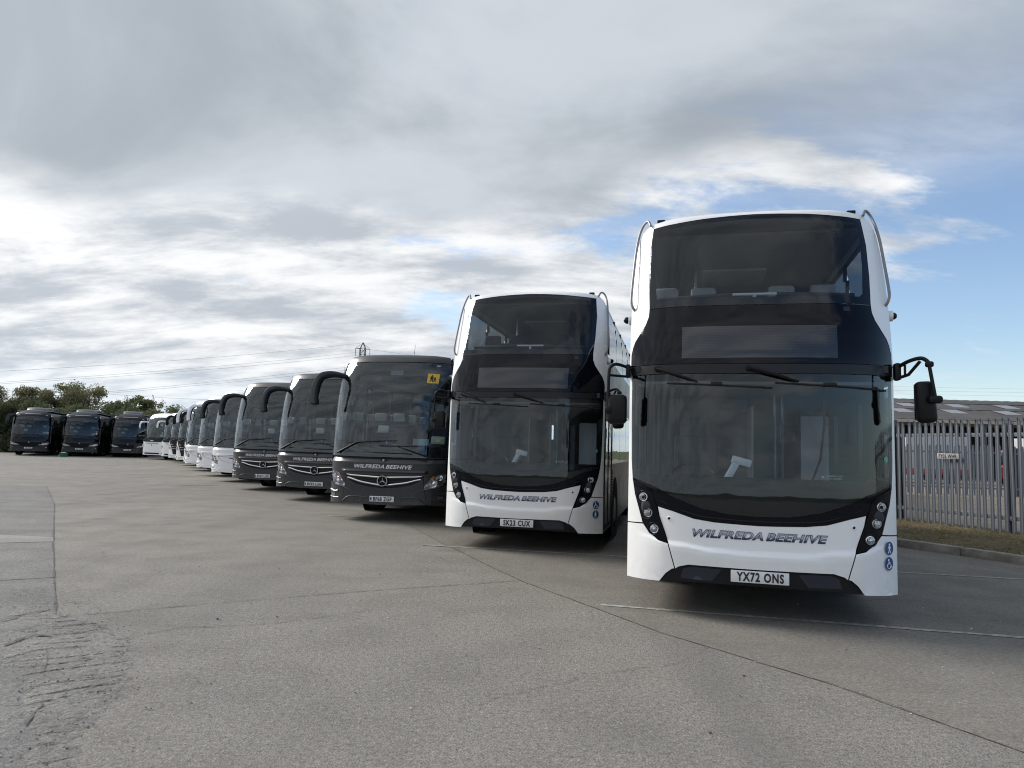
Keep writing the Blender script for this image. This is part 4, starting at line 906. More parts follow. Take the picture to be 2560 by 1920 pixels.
black_coach(corner_origin(-34.24, 55.74, -.384), -.384, 'black coach with a roof pod, middle of the three, green tub at its corner', BC, 'W5 WBC')
black_coach(corner_origin(-31.2, 57.0, -.384), -.384, 'black coach with a roof pod, rightmost of the three, overlapped by a white coach', BC, 'W4 WBC')

# ------------------------------------------------------------------ ground
def sheet(name, pts, z, mat, thick=0.):
    mb = MB(); mb.add([(x, y, z) for x, y in pts], [tuple(range(len(pts)))]); o = mb.build(name, mat); tag(o, kind='structure'); return o
sheet('ground', [(-900, -300), (900, -300), (900, 1500), (-900, 1500)], -.02, 'field')
GR = sheet('tarmac_yard', [(-60, -30), (30, -30), (30, 62), (10, 76), (-60, 76)], 0., 'tarmac')
J0, J1 = Vector((2.85, 4.12)), Vector((-14.88, 43.55))          # joint between yard and concrete apron
Jm = [(3.85, 2.2), (2.85, 4.12), (2.29, 5.21), (1.37, 6.55), (.17, 8.86), (-1.2, 12.4), (-3.62, 19.25), (-9.0, 31.0), (-14.88, 43.55), (-19, 52)]
sheet('concrete_apron', Jm + [(14, 60), (9.5, 18.2), (7.05, 13.31), (8.05, 11.4), (12, 3.5)], .004, 'concrete')
seam = [(-14.3, 22.71), (-10.34, 16.77), (-6.6, 10.75), (-3.89, 6.46), (-2.77, 4.59), (-2.17, 3.61), (-1.3, 2.2)]
sheet('old_tarmac', [(-40, 22.71)] + seam + [(-40, 2.2)], .004, 'tarmac_old')
sheet('tarmac_patch', [(-9.2, 10.2), (-9.6, 11.3), (-8.2, 11.55), (-7.02, 11.42), (-6.72, 10.95), (-7.4, 10.62)], .008, 'patch_pale')
sheet('yard_beyond_fence', [(10.2, 22), (10.3, 15.5), (11.6, 11.5), (16, -6), (120, -6), (120, 120), (14, 120)], .02, 'yard_tan')
def ribbon(name, pts, w, z, mat, parent=None, jit=.3, n=10, wj=.5, kind=None, seed=1):
    rnd = random.Random(seed); S = []
    for i in range(len(pts) - 1):
        a, b = Vector(pts[i]), Vector(pts[i + 1]); L_ = (b - a).length; m = max(2, int(L_ * n)); nn = Vector((-(b - a).y, (b - a).x)).normalized()
        for k in range(m):
            q = a + (b - a) * k / m; f = mnoise.noise((q.x * 1.3, q.y * 1.3, seed)) * .06 + mnoise.noise((q.x * 5, q.y * 5, seed)) * .022 + mnoise.noise((q.x * 17, q.y * 17, seed)) * .009
            S.append(q + nn * f * jit * 3)
    S.append(Vector(pts[-1])); vs = []
    for i, p in enumerate(S):
        d = (S[min(i + 1, len(S) - 1)] - S[max(i - 1, 0)]).normalized(); nn = Vector((-d.y, d.x)); ww = w * (1 + rnd.uniform(-wj, wj))
        vs += [(p.x + nn.x * ww / 2, p.y + nn.y * ww / 2, z), (p.x - nn.x * ww / 2, p.y - nn.y * ww / 2, z)]
    mb = MB(); mb.add(vs, [(2 * i, 2 * i + 1, 2 * i + 3, 2 * i + 2) for i in range(len(S) - 1)]); o = mb.build(name, mat, parent)
    if kind: o['kind'] = kind
    return o
def gpx(u, v):   # photo crop position of the broken corner -> point on the ground
    px, py = u / 3.072 - 1280, 1380 + v / 3.072 - 960; c, q = math.cos(ROLL), math.sin(ROLL); a = (px * c + py * q) / 1818.; b = (-px * q + py * c) / 1818.
    dy = math.cos(PITCH) + b * math.sin(PITCH); dz = math.sin(PITCH) - b * math.cos(PITCH); t = -CAMH / dz; return (a * t, dy * t)
CR = [(Jm[:5], .0042, .14), (Jm[4:], .008, .14), ([(-3.89, 6.46), (-2.69, 7.29), (-1.3, 8.1), (.17, 8.86)], .009, .10), (seam[:4], .016, .05), (seam[3:], .010, .08), ([(-9.5, 6.2), (-5.44, 7.98), (-4.98, 8.25)], .02, .12),
      ([(-3.05, 5.79), (-2.65, 6.2), (-1.99, 6.52), (-1.28, 7.06)], .006, .5), ([(-14.67, 23.06), (-12.06, 23.93), (-10.16, 25.6)], .05, .5), ([(-10.32, 16.78), (-9.2, 17.9), (-8.17, 19.13)], .025, .6),
      ([(-.2, 4.6), (.5, 5.2), (1.2, 5.6), (1.7, 6.15)], .003, .7), ([(3.2, 8.3), (4.4, 7.5), (5.2, 7.4)], .004, .7), ([(-6.8, 13.2), (-3., 15.5), (-1., 15.9)], .010, .6), ([(-12, 28), (-7, 24.2), (-5, 22.6)], .02, .6), ([(-21, 33), (-15, 31), (-12, 31.5)], .03, .6)]
for L_, w in (([(480, 372), (600, 388), (720, 392)], .010), ([(720, 410), (775, 470)], .006), ([(0, 525), (200, 490), (415, 440)], .022), ([(0, 545), (180, 500)], .02), ([(0, 455), (250, 405), (415, 395)], .010), ([(400, 595), (560, 565), (650, 545)], .012), ([(0, 725), (100, 690), (250, 642), (400, 662)], .028),
        ([(400, 770), (550, 755), (720, 735)], .012), ([(390, 715), (560, 705), (700, 685)], .016), ([(440, 640), (700, 615)], .012), ([(620, 835), (700, 825)], .016), ([(400, 865), (520, 850), (620, 838)], .010), ([(560, 1100), (700, 1040), (850, 1010)], .010), ([(170, 1345), (230, 1290), (265, 1230), (330, 1180)], .016),
        ([(380, 740), (385, 980)], .008), ([(0, 620), (180, 600), (330, 560)], .012), ([(0, 860), (200, 800), (380, 790)], .012), ([(0, 1000), (200, 985)], .010), ([(420, 990), (600, 965), (780, 960)], .010), ([(180, 1090), (260, 1050), (300, 1030)], .012), ([(0, 1195), (220, 1190)], .008), ([(820, 770), (1280, 740), (1330, 715)], .005), ([(540, 1330), (640, 1270)], .007), ([(1400, 940), (1500, 1000), (1450, 1060)], .005)):
    CR.append(([gpx(*p) for p in L_], w * .6, .35))
for i, (pts, w, jt) in enumerate(CR):
    ribbon('crack', pts, w, .0150 if i > 13 else .0065, 'crack_fill', GR, jt, 16 if pts[0][1] < 14 else 4, .85, None, i)
for i, (a, b) in enumerate((((.97, 7.61), (5.9, 6.44)), ((-1.35, 11.73), (8.0, 9.82)), ((-3.9, 16.0), (3.5, 14.5)))):
    o = ribbon('painted_line', [a, ((a[0] + b[0]) / 2, (a[1] + b[1]) / 2), b], .07, .0085, 'worn_line', None, .02, 8, .25, 'structure', 50 + i)
ribbon('painted_line', [(7.5, 9.9), (12.5, 8.9)], .06, .0085, 'worn_line', None, .02, 8, .25, 'structure', 60)
# crumbled surface at lower left, real relief
def broken_ground():
    nx, ny = 190, 210; x0, x1, y0, y1 = -6.2, -1.35, 3.2, 8.2; vs = []; fs = []
    sx = [(-1.9, 3.2), (-2.0, 3.6), (-2.55, 4.6), (-3.4, 6.3), (-3.9, 6.46), (-5.1, 8.2)]
    for j in range(ny):
        for i in range(nx):
            x = x0 + (x1 - x0) * i / (nx - 1); y = y0 + (y1 - y0) * j / (ny - 1)
            xs = np.interp(y, [p[1] for p in sx], [p[0] for p in sx]); d = x - xs
            e = min(max((.62 - abs(d + .18) / 1.15 - abs(y - 5.3) / 5.5 + .22 * mnoise.noise((x * 1.1, y * 1.1, 3))) * 3.2, 0), 1)
            p = Vector((x, y, 0)); p2 = p + Vector((mnoise.noise(p * 2.2), mnoise.noise(p * 2.2 + Vector((5, 5, 0))), 0)) * .16
            # plates of tarmac parted along one direction
            u = (p2.x * -.57 + p2.y * .82) ; pl = u * 5.2 + .35 * mnoise.noise(p2 * 1.4); fr = pl - math.floor(pl); gap = max(0, 1 - min(fr, 1 - fr) / .10) * (1 if mnoise.noise((math.floor(pl) * 3.1, p.x * 1.2, 0)) > -.12 else .2)
            rub = mnoise.fractal(p * 9, 1., 2., 4) * .018 + mnoise.fractal(p * 26, 1, 2, 3) * .009
            rz = max(0, mnoise.noise((x * 1.5 + 9, y * 1.5, 1)) + .25)
            z = .006 + e * (.003 + rub * (.10 + .38 * rz) - .013 * gap) - (1 - e) * .02
            vs.append((x, y, z))
    for j in range(ny - 1):
        for i in range(nx - 1): a = j * nx + i; fs.append((a, a + 1, a + nx + 1, a + nx))
    me = bpy.data.meshes.new('broken_tarmac'); me.from_pydata(vs, [], fs); o = finish('broken_tarmac', me, 'broken'); tag(o, kind='structure')
broken_ground()
def stones(name, n, fn, r0, r1, mat, seed):
    rnd = random.Random(seed); bm0 = bmesh.new(); bmesh.ops.create_icosphere(bm0, subdivisions=1, radius=1); bv = [v.co.copy() for v in bm0.verts]; bf = [tuple(v.index for v in f.verts) for f in bm0.faces]; bm0.free(); mb = MB()
    for _ in range(n):
        x, y, z = fn(rnd); r = rnd.uniform(r0, r1) * rnd.choice((1, 1, 1.6)); s = Vector((rnd.uniform(.7, 1.4), rnd.uniform(.7, 1.4), rnd.uniform(.4, .8))) * r; q = Matrix.Rotation(rnd.uniform(0, 6.3), 3, 'Z')
        mb.add([q @ Vector((v.x * s.x * rnd.uniform(.8, 1.15), v.y * s.y, v.z * s.z)) + Vector((x, y, z + s.z * .5)) for v in bv], bf)
    o = mb.build(name, mat); tag(o, kind='stuff'); return o
def dmg(r):
    y = r.triangular(3.3, 7.8, 5.2); xs = np.interp(y, [3.2, 3.6, 4.6, 6.3, 8.2], [-1.9, -2.0, -2.55, -3.4, -5.1]); return (xs - .15 + r.gauss(0, .30), y, .008)
tag(stones('loose_gravel', 1500, dmg, .0015, .0045, 'stone', 3), 'pale loose stones scattered over the crumbling tarmac', 'gravel')
tag(stones('dark_gravel', 420, dmg, .002, .0042, 'stone_dark', 4), 'dark broken tarmac crumbs lying in the crumbled strip', 'gravel')
tag(stones('yard_grit', 200, lambda r: (r.uniform(-4, 5), r.uniform(3.2, 12), .004), .002, .007, 'stone_dark', 5), 'scattered dark grit on the open yard', 'grit')
tag(stones('pale_grit', 120, lambda r: (r.uniform(-4, 5), r.uniform(3.2, 14), .004), .002, .005, 'plate_white', 6), 'scattered pale grit on the open yard', 'grit')

# ------------------------------------------------------------------ kerb, verge, fences
KB = [(2.4, 22.6), (7.05, 13.31), (7.56, 12.33), (8.0, 11.39), (9.4, 8.7), (12.5, 2.6)]
KB[0] = (6.0, 15.6)
def kerb():
    root = empty('kerb', (0, 0, 0)); root['kind'] = 'structure'; rnd = random.Random(2)
    pts = []
    for i in range(len(KB) - 1):
        a, b = Vector(KB[i]), Vector(KB[i + 1]); n = max(1, round((b - a).length / .9))
        pts += [a + (b - a) * k / n for k in range(n)]
    pts.append(Vector(KB[-1]))
    for i in range(len(pts) - 1):
        a, b = pts[i], pts[i + 1]; d = (b - a).normalized(); nn = Vector((-d.y, d.x)); L_ = (b - a).length
        if nn.x < 0: nn = -nn
        mb = MB(); mb.rbox(0, 0, 0, L_ / 2 - .006, .075, .105, .022); o = mb.build('kerb_stone', 'kerb_stone', root)
        c = (a + b) / 2 + nn * .075; o.location = (c.x, c.y, .035 + rnd.uniform(-.012, .012)); o.rotation_euler = (rnd.uniform(-.03, .03), 0, math.atan2(d.y, d.x) + rnd.uniform(-.012, .012))
kerb()
FA, FB = Vector((9.4, 17.7)), Vector((10.4, 14.85)); fd = (FB - FA).normalized()
FE = FB + fd * 14; FS_ = FA
vg = [(x + .10, y + .05) for x, y in KB]
def verge():
    nx, ny = 10, 60; vs = []; fs = []
    def ker(y): return np.interp(-y, [-q[1] for q in vg], [q[0] for q in vg])
    for j in range(ny + 1):
        y = 19.5 - (19.5 - 3.) * j / ny; xa = ker(y) if y < 15.6 else 6.1 + (y - 15.6) * .5; xb = FA.x + (FA.y - y) * (fd.x / -fd.y) + .45
        for i in range(nx + 1): 
            x = xa + (xb - xa) * i / nx; vs.append((x, y, .112 + .02 * i / nx + .03 * mnoise.noise((x * 2, y * 2, 0))))
    for j in range(ny):
        for i in range(nx): a = j * (nx + 1) + i; fs.append((a, a + 1, a + nx + 2, a + nx + 1))
    me = bpy.data.meshes.new('verge'); me.from_pydata(vs, [], fs); o = finish('verge', me, 'soil'); tag(o, kind='structure')
    rnd = random.Random(9)
    for nm, mt, n, lab in (('dry_grass', 'grass_dry', 9000, 'dry straw-coloured grass on the verge below the fence'), ('green_grass', 'grass_green', 3600, 'patches of green grass on the verge below the fence')):
        mb = MB()
        for _ in range(n):
            y = rnd.uniform(8, 18.5); xa = ker(y) if y < 15.6 else 6.1 + (y - 15.6) * .5; xb = FA.x + (FA.y - y) * (fd.x / -fd.y) + .3; t = rnd.random(); x = xa + (xb - xa) * t
            if nm == 'green_grass' and mnoise.noise((x * .9, y * .9, 7)) < .05 and rnd.random() < .85: continue
            z = .105 + .02 * t; h = rnd.uniform(.02, .075) * (1.3 if t > .9 else 1); a = rnd.uniform(0, 6.28); w = rnd.uniform(.004, .010); lx, ly = rnd.gauss(0, .06), rnd.gauss(0, .06)
            c, s = math.cos(a) * w, math.sin(a) * w
            mb.add([(x - c, y - s, z), (x + c, y + s, z), (x + lx * .5 + c * .7, y + ly * .5 + s * .7, z + h * .6), (x + lx, y + ly, z + h * .95)], [(0, 1, 2), (0, 2, 3)])
        me = bpy.data.meshes.new(nm); me.from_pydata(mb.v, [], mb.f); o = finish(nm, me, mt); tag(o, lab, 'grass', None, 'stuff')
verge()
PALE = None
def pale_mesh(h):
    w = .046; sec = [(-w, .012), (-w * .62, -.004), (-w * .2, .006), (w * .2, .006), (w * .62, -.004), (w, .012)]; vs = []
    for z, k, dy in ((0, 1, 0), (h - .16, 1, 0), (h - .07, .9, -.012), (h - .02, .35, -.030), (h, .06, -.036)):
        vs += [(x * k, y + dy, z) for x, y in sec]
    fs = [(r * 6 + i, r * 6 + i + 1, (r + 1) * 6 + i + 1, (r + 1) * 6 + i) for r in range(4) for i in range(5)]
    me = bpy.data.meshes.new('pale'); me.from_pydata(vs, [], fs); me.materials.append(M['galv']); return me
def fence(a, b, label, h=2.4, z=.10, sp=.155, post=2.75, cm='galv', first=True):
    a, b = Vector(a), Vector(b); d = (b - a).normalized(); L_ = (b - a).length; rz = math.atan2(d.y, d.x)
    root = empty('palisade_fence', (a.x, a.y, z), rz); tag(root, label, 'fence', 'steel palisade fences'); me = pale_mesh(h); rnd = random.Random(int(L_ * 10))
    n = int(L_ / sp)
    for i in range(n):
        o = finish('pale', me, None, root); o.location = (sp * (i + .5), -.05 + rnd.uniform(-.004, .004), rnd.uniform(-.012, .012)); o.rotation_euler = (rnd.uniform(-.006, .006), rnd.uniform(-.009, .009), rnd.uniform(-.05, .05))
    for zr in (.32, h - .36):
        mb = MB(); mb.box(0, L_, -.035, .012, zr, zr + .05); mb.box(0, L_, -.03, -.024, zr - .03, zr); mb.build('rail', cm, root)
    k = 0
    while k * post <= L_ + .1:
        mb = MB(); mb.box(k * post - .05, k * post + .05, .013, .022, -.1, h - .1); mb.box(k * post - .01, k * post + .01, .022, .11, -.1, h - .1); mb.box(k * post - .05, k * post + .05, .11, .119, -.1, h - .1); mb.build('post', 'galv_dark', root); k += 1
    return root
fence(FA, FE, 'near grey steel palisade fence along the grass verge, number plate hung on it')
CP = Vector((9.36, 17.85)); rd = Vector((.4795, .8775))
fence(CP + rd * .15, CP + rd * 17.5, 'grey palisade fence seen end-on, running away from the dark corner post', 2.4, .06)
fence((17.9, 34.6), (36, 30.5), 'farther grey palisade fence across the tan yard', 2.3, .03)
fence((6.6, 26.6), CP + Vector((-.1, .15)), 'grey palisade fence behind the nearest bus, up to the corner post', 2.4, .1)
mb = MB(); mb.rbox(0, 0, 1.22, .075, .075, 1.24, .01); o = mb.build('fence_post', 'galv_dark'); o.location = (CP.x, CP.y, .08); tag(o, 'thick dark grey steel corner post of the palisade fence', 'post')
pr = empty('fence_number_plate', (9.83, 16.28, 1.62), math.atan2(fd.y, fd.x)); tag(pr, 'old white number plate FY02 WHR fixed to the palisade fence', 'number plate')
mb = MB(); mb.rbox(0, -.085, .055, .27, .006, .058, .005); q = mb.build('plate_base', 'plate_faded', pr)
lettering('plate_lettering', 'FY02 WHR', -.225, .225, .012, .098, Front([0, 1], [-.0935, -.0935], 0, 0), 'plate_black', pr, 0, .025, 0, 1.08)

# ------------------------------------------------------------------ warehouse and yard beyond the fence
def warehouse():
    root = empty('warehouse', (26, 61, 0), R(-1.5)); tag(root, 'long low warehouse with a brown sheet roof and skylights beyond the fence', 'warehouse')
    Lw = 62; e, rg, dep = 5.05, 7.55, 11.
    mb = MB(); n = 124; vs = []; fs = []
    for i in range(n + 1):
        x = -4 + Lw * i / n; bz = .035 * (i % 2)
        vs += [(x, -.5, e - .1 + bz), (x, dep, rg + bz), (x, 2 * dep, e + bz)]
    for i in range(n): fs += [(3 * i, 3 * i + 3, 3 * i + 4, 3 * i + 1), (3 * i + 1, 3 * i + 4, 3 * i + 5, 3 * i + 2)]
    mb.add(vs, fs); rf = mb.build('roof', 'roof_sheet', root)
    sl = (rg - e + .1) / (dep + .5)
    for i in range(13):
        for (t, ox) in ((2.6, 0), (6.0, 2.2)):
            x = -1.5 + 4.6 * i + ox; z0 = e - .1 + sl * (t + .5); mb = MB(); mb.add([(x, t, z0 + .06), (x + 1.5, t, z0 + .06), (x + 1.5, t + 1.9, z0 + sl * 1.9 + .06), (x, t + 1.9, z0 + sl * 1.9 + .06)], [(0, 1, 2, 3)]); mb.add([(x, t, z0), (x + 1.5, t, z0), (x + 1.5, t, z0 + .06), (x, t, z0 + .06)], [(0, 1, 2, 3)]); mb.build('skylight', 'skylight', rf)
    for t in (4.6, 8.2):
        z0 = e - .1 + sl * (t + .5); mb = MB(); mb.box(-4, Lw - 4, t, t + .09, z0 + .03, z0 + .075); mb.build('roof_lap', 'roof_sheet', rf)
    mb = MB(); mb.box(-4, Lw - 4, -.6, -.45, e - .38, e - .12); mb.build('fascia', 'beige_trim', root)
    mb = MB(); mb.box(-4, Lw - 4, 13, 13.2, 0, e); mb.build('rear_wall', 'interior_dark', root)
    for i in range(11):
        mb = MB(); x = -3.6 + 5.6 * i; mb.box(x, x + .3, -.3, 0, 0, e - .38); mb.build('column', 'galv_dark', root)
    for i in (0, 1, 4, 7, 8):
        mb = MB(); x = -3.3 + 5.6 * i; mb.box(x, x + 5.3, -.15, -.05, .0, 3.4); [mb.box(x + .3 + .5 * k, x + .34 + .5 * k, -.19, -.15, 0, 3.4) for k in range(10)]; mb.build('shutter', 'white_paint' if i != 4 else 'beige_trim', root)
warehouse()
def lorry(loc, rz, label, top, low):
    root = empty('lorry', loc, rz); tag(root, label, 'lorry', 'lorries parked beyond the fence')
    mb = MB(); mb.rbox(3.4, 0, 2.05, 2.5, 1.2, 1.15, .05); mb.build('box_body', top, root)
    mb = MB(); mb.rbox(3.4, 0, .80, 2.52, 1.21, .22, .04); mb.build('side_skirt', low, root)
    mb = MB(); prof = [(-.2, .45), (-.28, 1.2), (-.15, 1.35), (.1, 2.35), (.35, 2.5), (.85, 2.5), (.85, .45)]
    mb.add([(x, -1.1, z) for x, z in prof] + [(x, 1.1, z) for x, z in prof], [tuple(range(7)), tuple(range(13, 6, -1))] + [(i, (i + 1) % 7, (i + 1) % 7 + 7, i + 7) for i in range(7)]); mb.build('cab', low, root)
    mb = MB(); mb.add([(-.16, -1.0, 1.4), (-.16, 1.0, 1.4), (.07, .95, 2.28), (.07, -.95, 2.28)], [(0, 1, 2, 3)]); mb.build('windscreen', 'black_gloss', root)
    for y in (-1.112, 1.112): mb = MB(); mb.add([(0, y, 1.4), (.7, y, 1.4), (.7, y, 2.2), (.2, y, 2.2)], [(0, 1, 2, 3)]); mb.build('side_window', 'black_gloss', root)
    for x in (.35, 4.6):
        for s in (1, -1): mb = MB(); mb.lathe([(.2, .12 * s), (.42, .13 * s), (.46, .08 * s), (.46, -.08 * s), (.2, -.1 * s)], 'y', (x, s * .98, .46), 18); mb.build('wheel', 'rubber', root)
lorry((25.2, 49.5, 0), R(12), 'white box lorry with a red skirt and cab, left of the pair beyond the fence', 'lorry_white', 'red_paint')
lorry((33.5, 48.6, 0), R(8), 'white box lorry with red cab, right of the pair beyond the fence', 'lorry_white', 'red_paint')
lorry((43, 47.5, 0), R(10), 'red box lorry farthest right beyond the fence', 'red_paint', 'red_paint')

# ------------------------------------------------------------------ bucket and broom by the black coaches
br = empty('tub', (-33.05, 54.2, 0)); tag(br, 'green plastic wash tub with white suds beside the middle black coach', 'tub')
mb = MB(); mb.lathe([(.001, .0), (.24, 0), (.29, .26), (.31, .27), (.31, .29), (.28, .29), (.25, .05), (.001, .05)], 'z', (0, 0, 0), 22); mb.build('tub_body', 'bucket_green', br)
mb = MB(); mb.lathe([(.001, .34), (.15, .31), (.27, .24)], 'z', (0, 0, 0), 18); mb.build('suds', 'white_vinyl', br)
bo = empty('broom', (-33.3, 54.25, 0)); tag(bo, 'broom standing upright in front of the middle black coach by the tub', 'broom')
mb = MB(); mb.tube([(0, 0, .08), (.05, .25, 1.25)], .016, 6); mb.build('handle', 'wood', bo)
mb = MB(); mb.rbox(0, 0, .06, .16, .04, .06, .02); mb.build('brush_head', 'beige_trim', bo)

# ------------------------------------------------------------------ trees and hedge
def leaf_cloud(rnd, blobs, n, size):
    """leaf-sized faces spread through a set of ellipsoids, denser towards their skins"""
    B = np.array(blobs); w = (B[:, 3] * B[:, 4] * B[:, 5]) ** .8; w /= w.sum(); q = B[rnd.choice(len(blobs), n, p=w)]
    nz = lambda v: v / np.linalg.norm(v, axis=1, keepdims=True)
    d = nz(rnd.normal(size=(n, 3))); r = (rnd.random((n, 1)) ** .45) * (1 + .12 * rnd.normal(size=(n, 1))); p = q[:, :3] + d * q[:, 3:] * r
    a = nz(rnd.normal(size=(n, 3))); b = nz(np.cross(a, rnd.normal(size=(n, 3)))); s = size * rnd.uniform(.55, 1.3, (n, 1))
    V = np.stack([p - a * s, p + b * s * .55, p + a * s, p - b * s * .55], 1).reshape(-1, 3)
    return V, np.arange(n * 4).reshape(n, 4)
def tree(loc, H, Wd, label, mat, seed, n=5200, trunk=.25, dense=1., name='tree', cat='tree', sprig=14, base=.18):
    rnd = np.random.default_rng(seed); root = empty(name, loc, rnd.uniform(0, 6)); tag(root, label, cat, 'trees and bushes along the far boundary')
    blobs = []; m = 30
    for i in range(m):
        t = rnd.uniform(base, .86); rr = Wd * (.62 * math.sin(math.pi * min(1, .18 + t * .78)) + .15); a = rnd.uniform(0, 6.28); q = rnd.uniform(.25, .8) * rr; s = rnd.uniform(.20, .34) * Wd * (1.15 - .5 * t)
        blobs.append((q * math.cos(a), q * math.sin(a), H * t, s, s, s * rnd.uniform(.6, .95)))
    mb = MB(); mb.tube([(0, 0, -.1), (.05, .03, H * .25), (-.05, .05, H * .55), (.02, 0, H * .8)], [.13, .10, .06, .025], 7)
    for b in blobs[:11]:
        z0 = H * rnd.uniform(.15, .5); mb.tube([(0, 0, z0), (b[0] * .5, b[1] * .5, (z0 + b[2]) / 2 + .1), (b[0], b[1], b[2])], [.05, .032, .012], 5)
    sp = []
    for i in range(sprig):
        b = blobs[rnd.integers(m)]; a = rnd.uniform(0, 6.28); p0 = np.array(b[:3]); p1 = p0 + np.array([math.cos(a) * b[3] * 1.1, math.sin(a) * b[3] * 1.1, b[5] * rnd.uniform(1.0, 2.1)])
        mb.tube([p0, (p0 + p1) / 2 + [0, 0, .05], p1], [.02, .012, .005], 4)
        for t in (.7, .85, 1.): q = p0 + (p1 - p0) * t; sp.append((q[0], q[1], q[2], .16, .16, .2))
    mb.build('trunk', 'bark', root)
    V, F_ = leaf_cloud(rnd, blobs, int(n * dense), .095)
    V2, F2 = leaf_cloud(rnd, sp, sprig * 16, .07); 
    me = bpy.data.meshes.new('crown'); me.from_pydata(np.vstack([V, V2]).tolist(), [], np.vstack([F_, F2 + len(V)]).tolist()); finish('crown', me, mat, root)
    return root
def on_line(u, Y):   # photo column (native px) to ground x at a given distance
    return (u - 1280) / 1818. * Y * 1.0
T = [(-12, 66, 5.6, 2.6, 'leaf_olive', 'tall loose olive-leaved tree at the left edge of the photo'), (58, 67, 5.4, 2.3, 'leaf_russet', 'thin russet tree with bare tips above the leftmost black coach'),
     (105, 68, 5.4, 2.2, 'leaf_olive', 'olive tree above the gap between the leftmost and middle black coaches'), (160, 69, 6.1, 3.0, 'leaf_green', 'broad green tree, largest of the row, above the middle black coach'),
     (225, 69, 6.0, 2.9, 'leaf_olive', 'broad olive tree with feathery top right of the largest green tree'), (292, 71, 4.7, 1.7, 'leaf_green', 'small green tree in the dip of the tree line above the rightmost black coach'),
     (352, 70, 5.1, 2.1, 'leaf_green', 'rounded green tree with open edges above the roof of the far white coach'), (388, 71, 4.6, 1.6, 'leaf_russet', 'thin sparse tree at the right end of the tree line'), (452, 84, 4.6, 1.8, 'leaf_olive', 'distant bush showing over the white coach roofs')]
for i, (u, Y, H, w, m, lab) in enumerate(T):
    tree((on_line(u, Y), Y, 0), H * 1.2, w * 1.25, lab, m, 20 + i, 15000 if w > 2 else 8000)
for i in range(8):
    u = -30 + 62 * i; tree((on_line(u, 64.6), 64.6 + (i % 2) * .8, 0), 4.3 + .4 * (i % 3), 3.6, ['dark evergreen bush at the left edge behind the leftmost black coach', 'dark evergreen bush behind the leftmost black coach', 'dark evergreen bush between the leftmost and middle black coaches', 'dark evergreen bush behind the middle black coach', 'dark evergreen bush right of the middle black coach', 'dark evergreen bush behind the rightmost black coach', 'dark evergreen bush behind the far white coach', 'dark evergreen bush hidden behind the white coach row'][i], 'leaf_dark', 60 + i, 16000, name='evergreen_bush', cat='bush', sprig=4, base=.06)

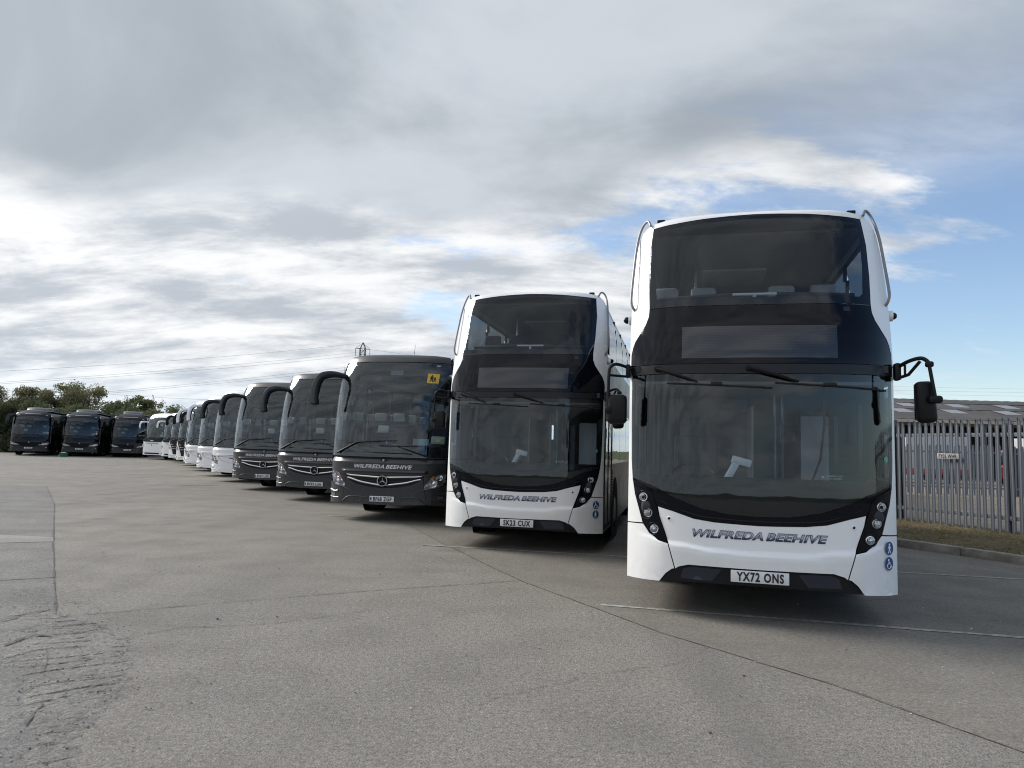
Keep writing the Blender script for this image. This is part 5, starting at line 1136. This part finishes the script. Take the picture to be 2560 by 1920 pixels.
# ------------------------------------------------------------------ pylon and wires
def pylon():
    X, Y = -52., 250.; root = empty('pylon', (X, Y, 0), R(24)); tag(root, 'grey lattice electricity pylon far behind the grey coaches', 'pylon')
    H = 36.5; mb = MB()
    lv = [(0, 3.6), (7, 2.9), (13, 2.3), (18, 1.85), (22, 1.5), (25, 1.25), (28, 1.05), (30.2, .95), (32.4, .9), (34.6, .85), (H, .12)]
    cs = [(1, 1), (1, -1), (-1, -1), (-1, 1)]
    for (z0, w0), (z1, w1) in zip(lv[:-1], lv[1:]):
        for k in range(4):
            a, b = cs[k], cs[(k + 1) % 4]
            mb.tube([(a[0] * w0, a[1] * w0, z0), (a[0] * w1, a[1] * w1, z1)], .11, 4); mb.tube([(a[0] * w0, a[1] * w0, z0), (b[0] * w1, b[1] * w1, z1)], .06, 4); mb.tube([(b[0] * w0, b[1] * w0, z0), (a[0] * w1, a[1] * w1, z1)], .06, 4)
            mb.tube([(a[0] * w1, a[1] * w1, z1), (b[0] * w1, b[1] * w1, z1)], .05, 4)
    mb.build('tower', 'pylon_steel', root)
    for z, r in ((34.4, 2.5), (30.4, 3.0)):
        for s in (1, -1):
            mb = MB(); mb.tube([(s * .85, .7, z), (s * r, 0, z)], .08, 4); mb.tube([(s * .85, -.7, z), (s * r, 0, z)], .08, 4); mb.tube([(s * .85, 0, z + 1.4), (s * r, 0, z)], .06, 4); mb.build('cross_arm', 'pylon_steel', root)
            mb = MB(); mb.tube([(s * r, 0, z), (s * r, 0, z - 2.6)], .09, 6); mb.build('insulator', 'wire', root)
pylon()
def wire(a, b, sag, label, r=.024, n=40):
    a, b = Vector(a), Vector(b); pts = []
    for i in range(n + 1):
        t = i / n; p = a + (b - a) * t; p.z -= sag * 4 * t * (1 - t); pts.append(p)
    mb = MB(); mb.tube(pts, r, 5); o = mb.build('power_cable', 'wire'); tag(o, label, 'cable', 'overhead power cables'); return o
def at(px, py, Y):
    x, y = px - 1280, py - 960; c, s = math.cos(ROLL), math.sin(ROLL); u = (x * c + y * s) / 1818.; v = (-x * s + y * c) / 1818.
    dy = math.cos(PITCH) + v * math.sin(PITCH); dz = math.sin(PITCH) - v * math.cos(PITCH); t = Y / dy; return Vector((u * t, Y, CAMH + dz * t))
def wire_px(p, q, Yp, Yq, sag, label, over=.35):
    a, b = at(*p, Yp), at(*q, Yq); wire(a + (a - b) * over, b, sag, label)
wire_px((0, 946), (897, 880), 170, 250, 1.2, 'upper of the top pair of cables from the pylon to the left edge')
wire_px((0, 950), (897, 888), 170, 250, 1.2, 'lower of the top pair of cables from the pylon to the left edge')
wire_px((258, 976), (900, 914), 190, 250, .6, 'upper of the second pair of cables, over the trees')
wire_px((258, 980), (900, 921), 190, 250, .6, 'lower of the second pair of cables, over the trees')
wire_px((0, 916), (900, 858), 170, 250, 1.5, 'faint highest cable running left from the pylon tip')
wire_px((400, 990), (560, 1000), 190, 215, .4, 'short low cable over the white coach roofs', 1.2)
wire_px((918, 873), (1600, 935), 250, 330, 1.5, 'cable running right from the pylon behind the white buses', 0)
for i, y in enumerate((972, 981, 990)):
    wire((20, 300, at(2400, y, 300).z + 1), (330, 300, at(2400, y - 3, 300).z + 3), 2., ['top', 'middle', 'lowest'][i] + ' thin cable over the warehouse roof at right', .02)
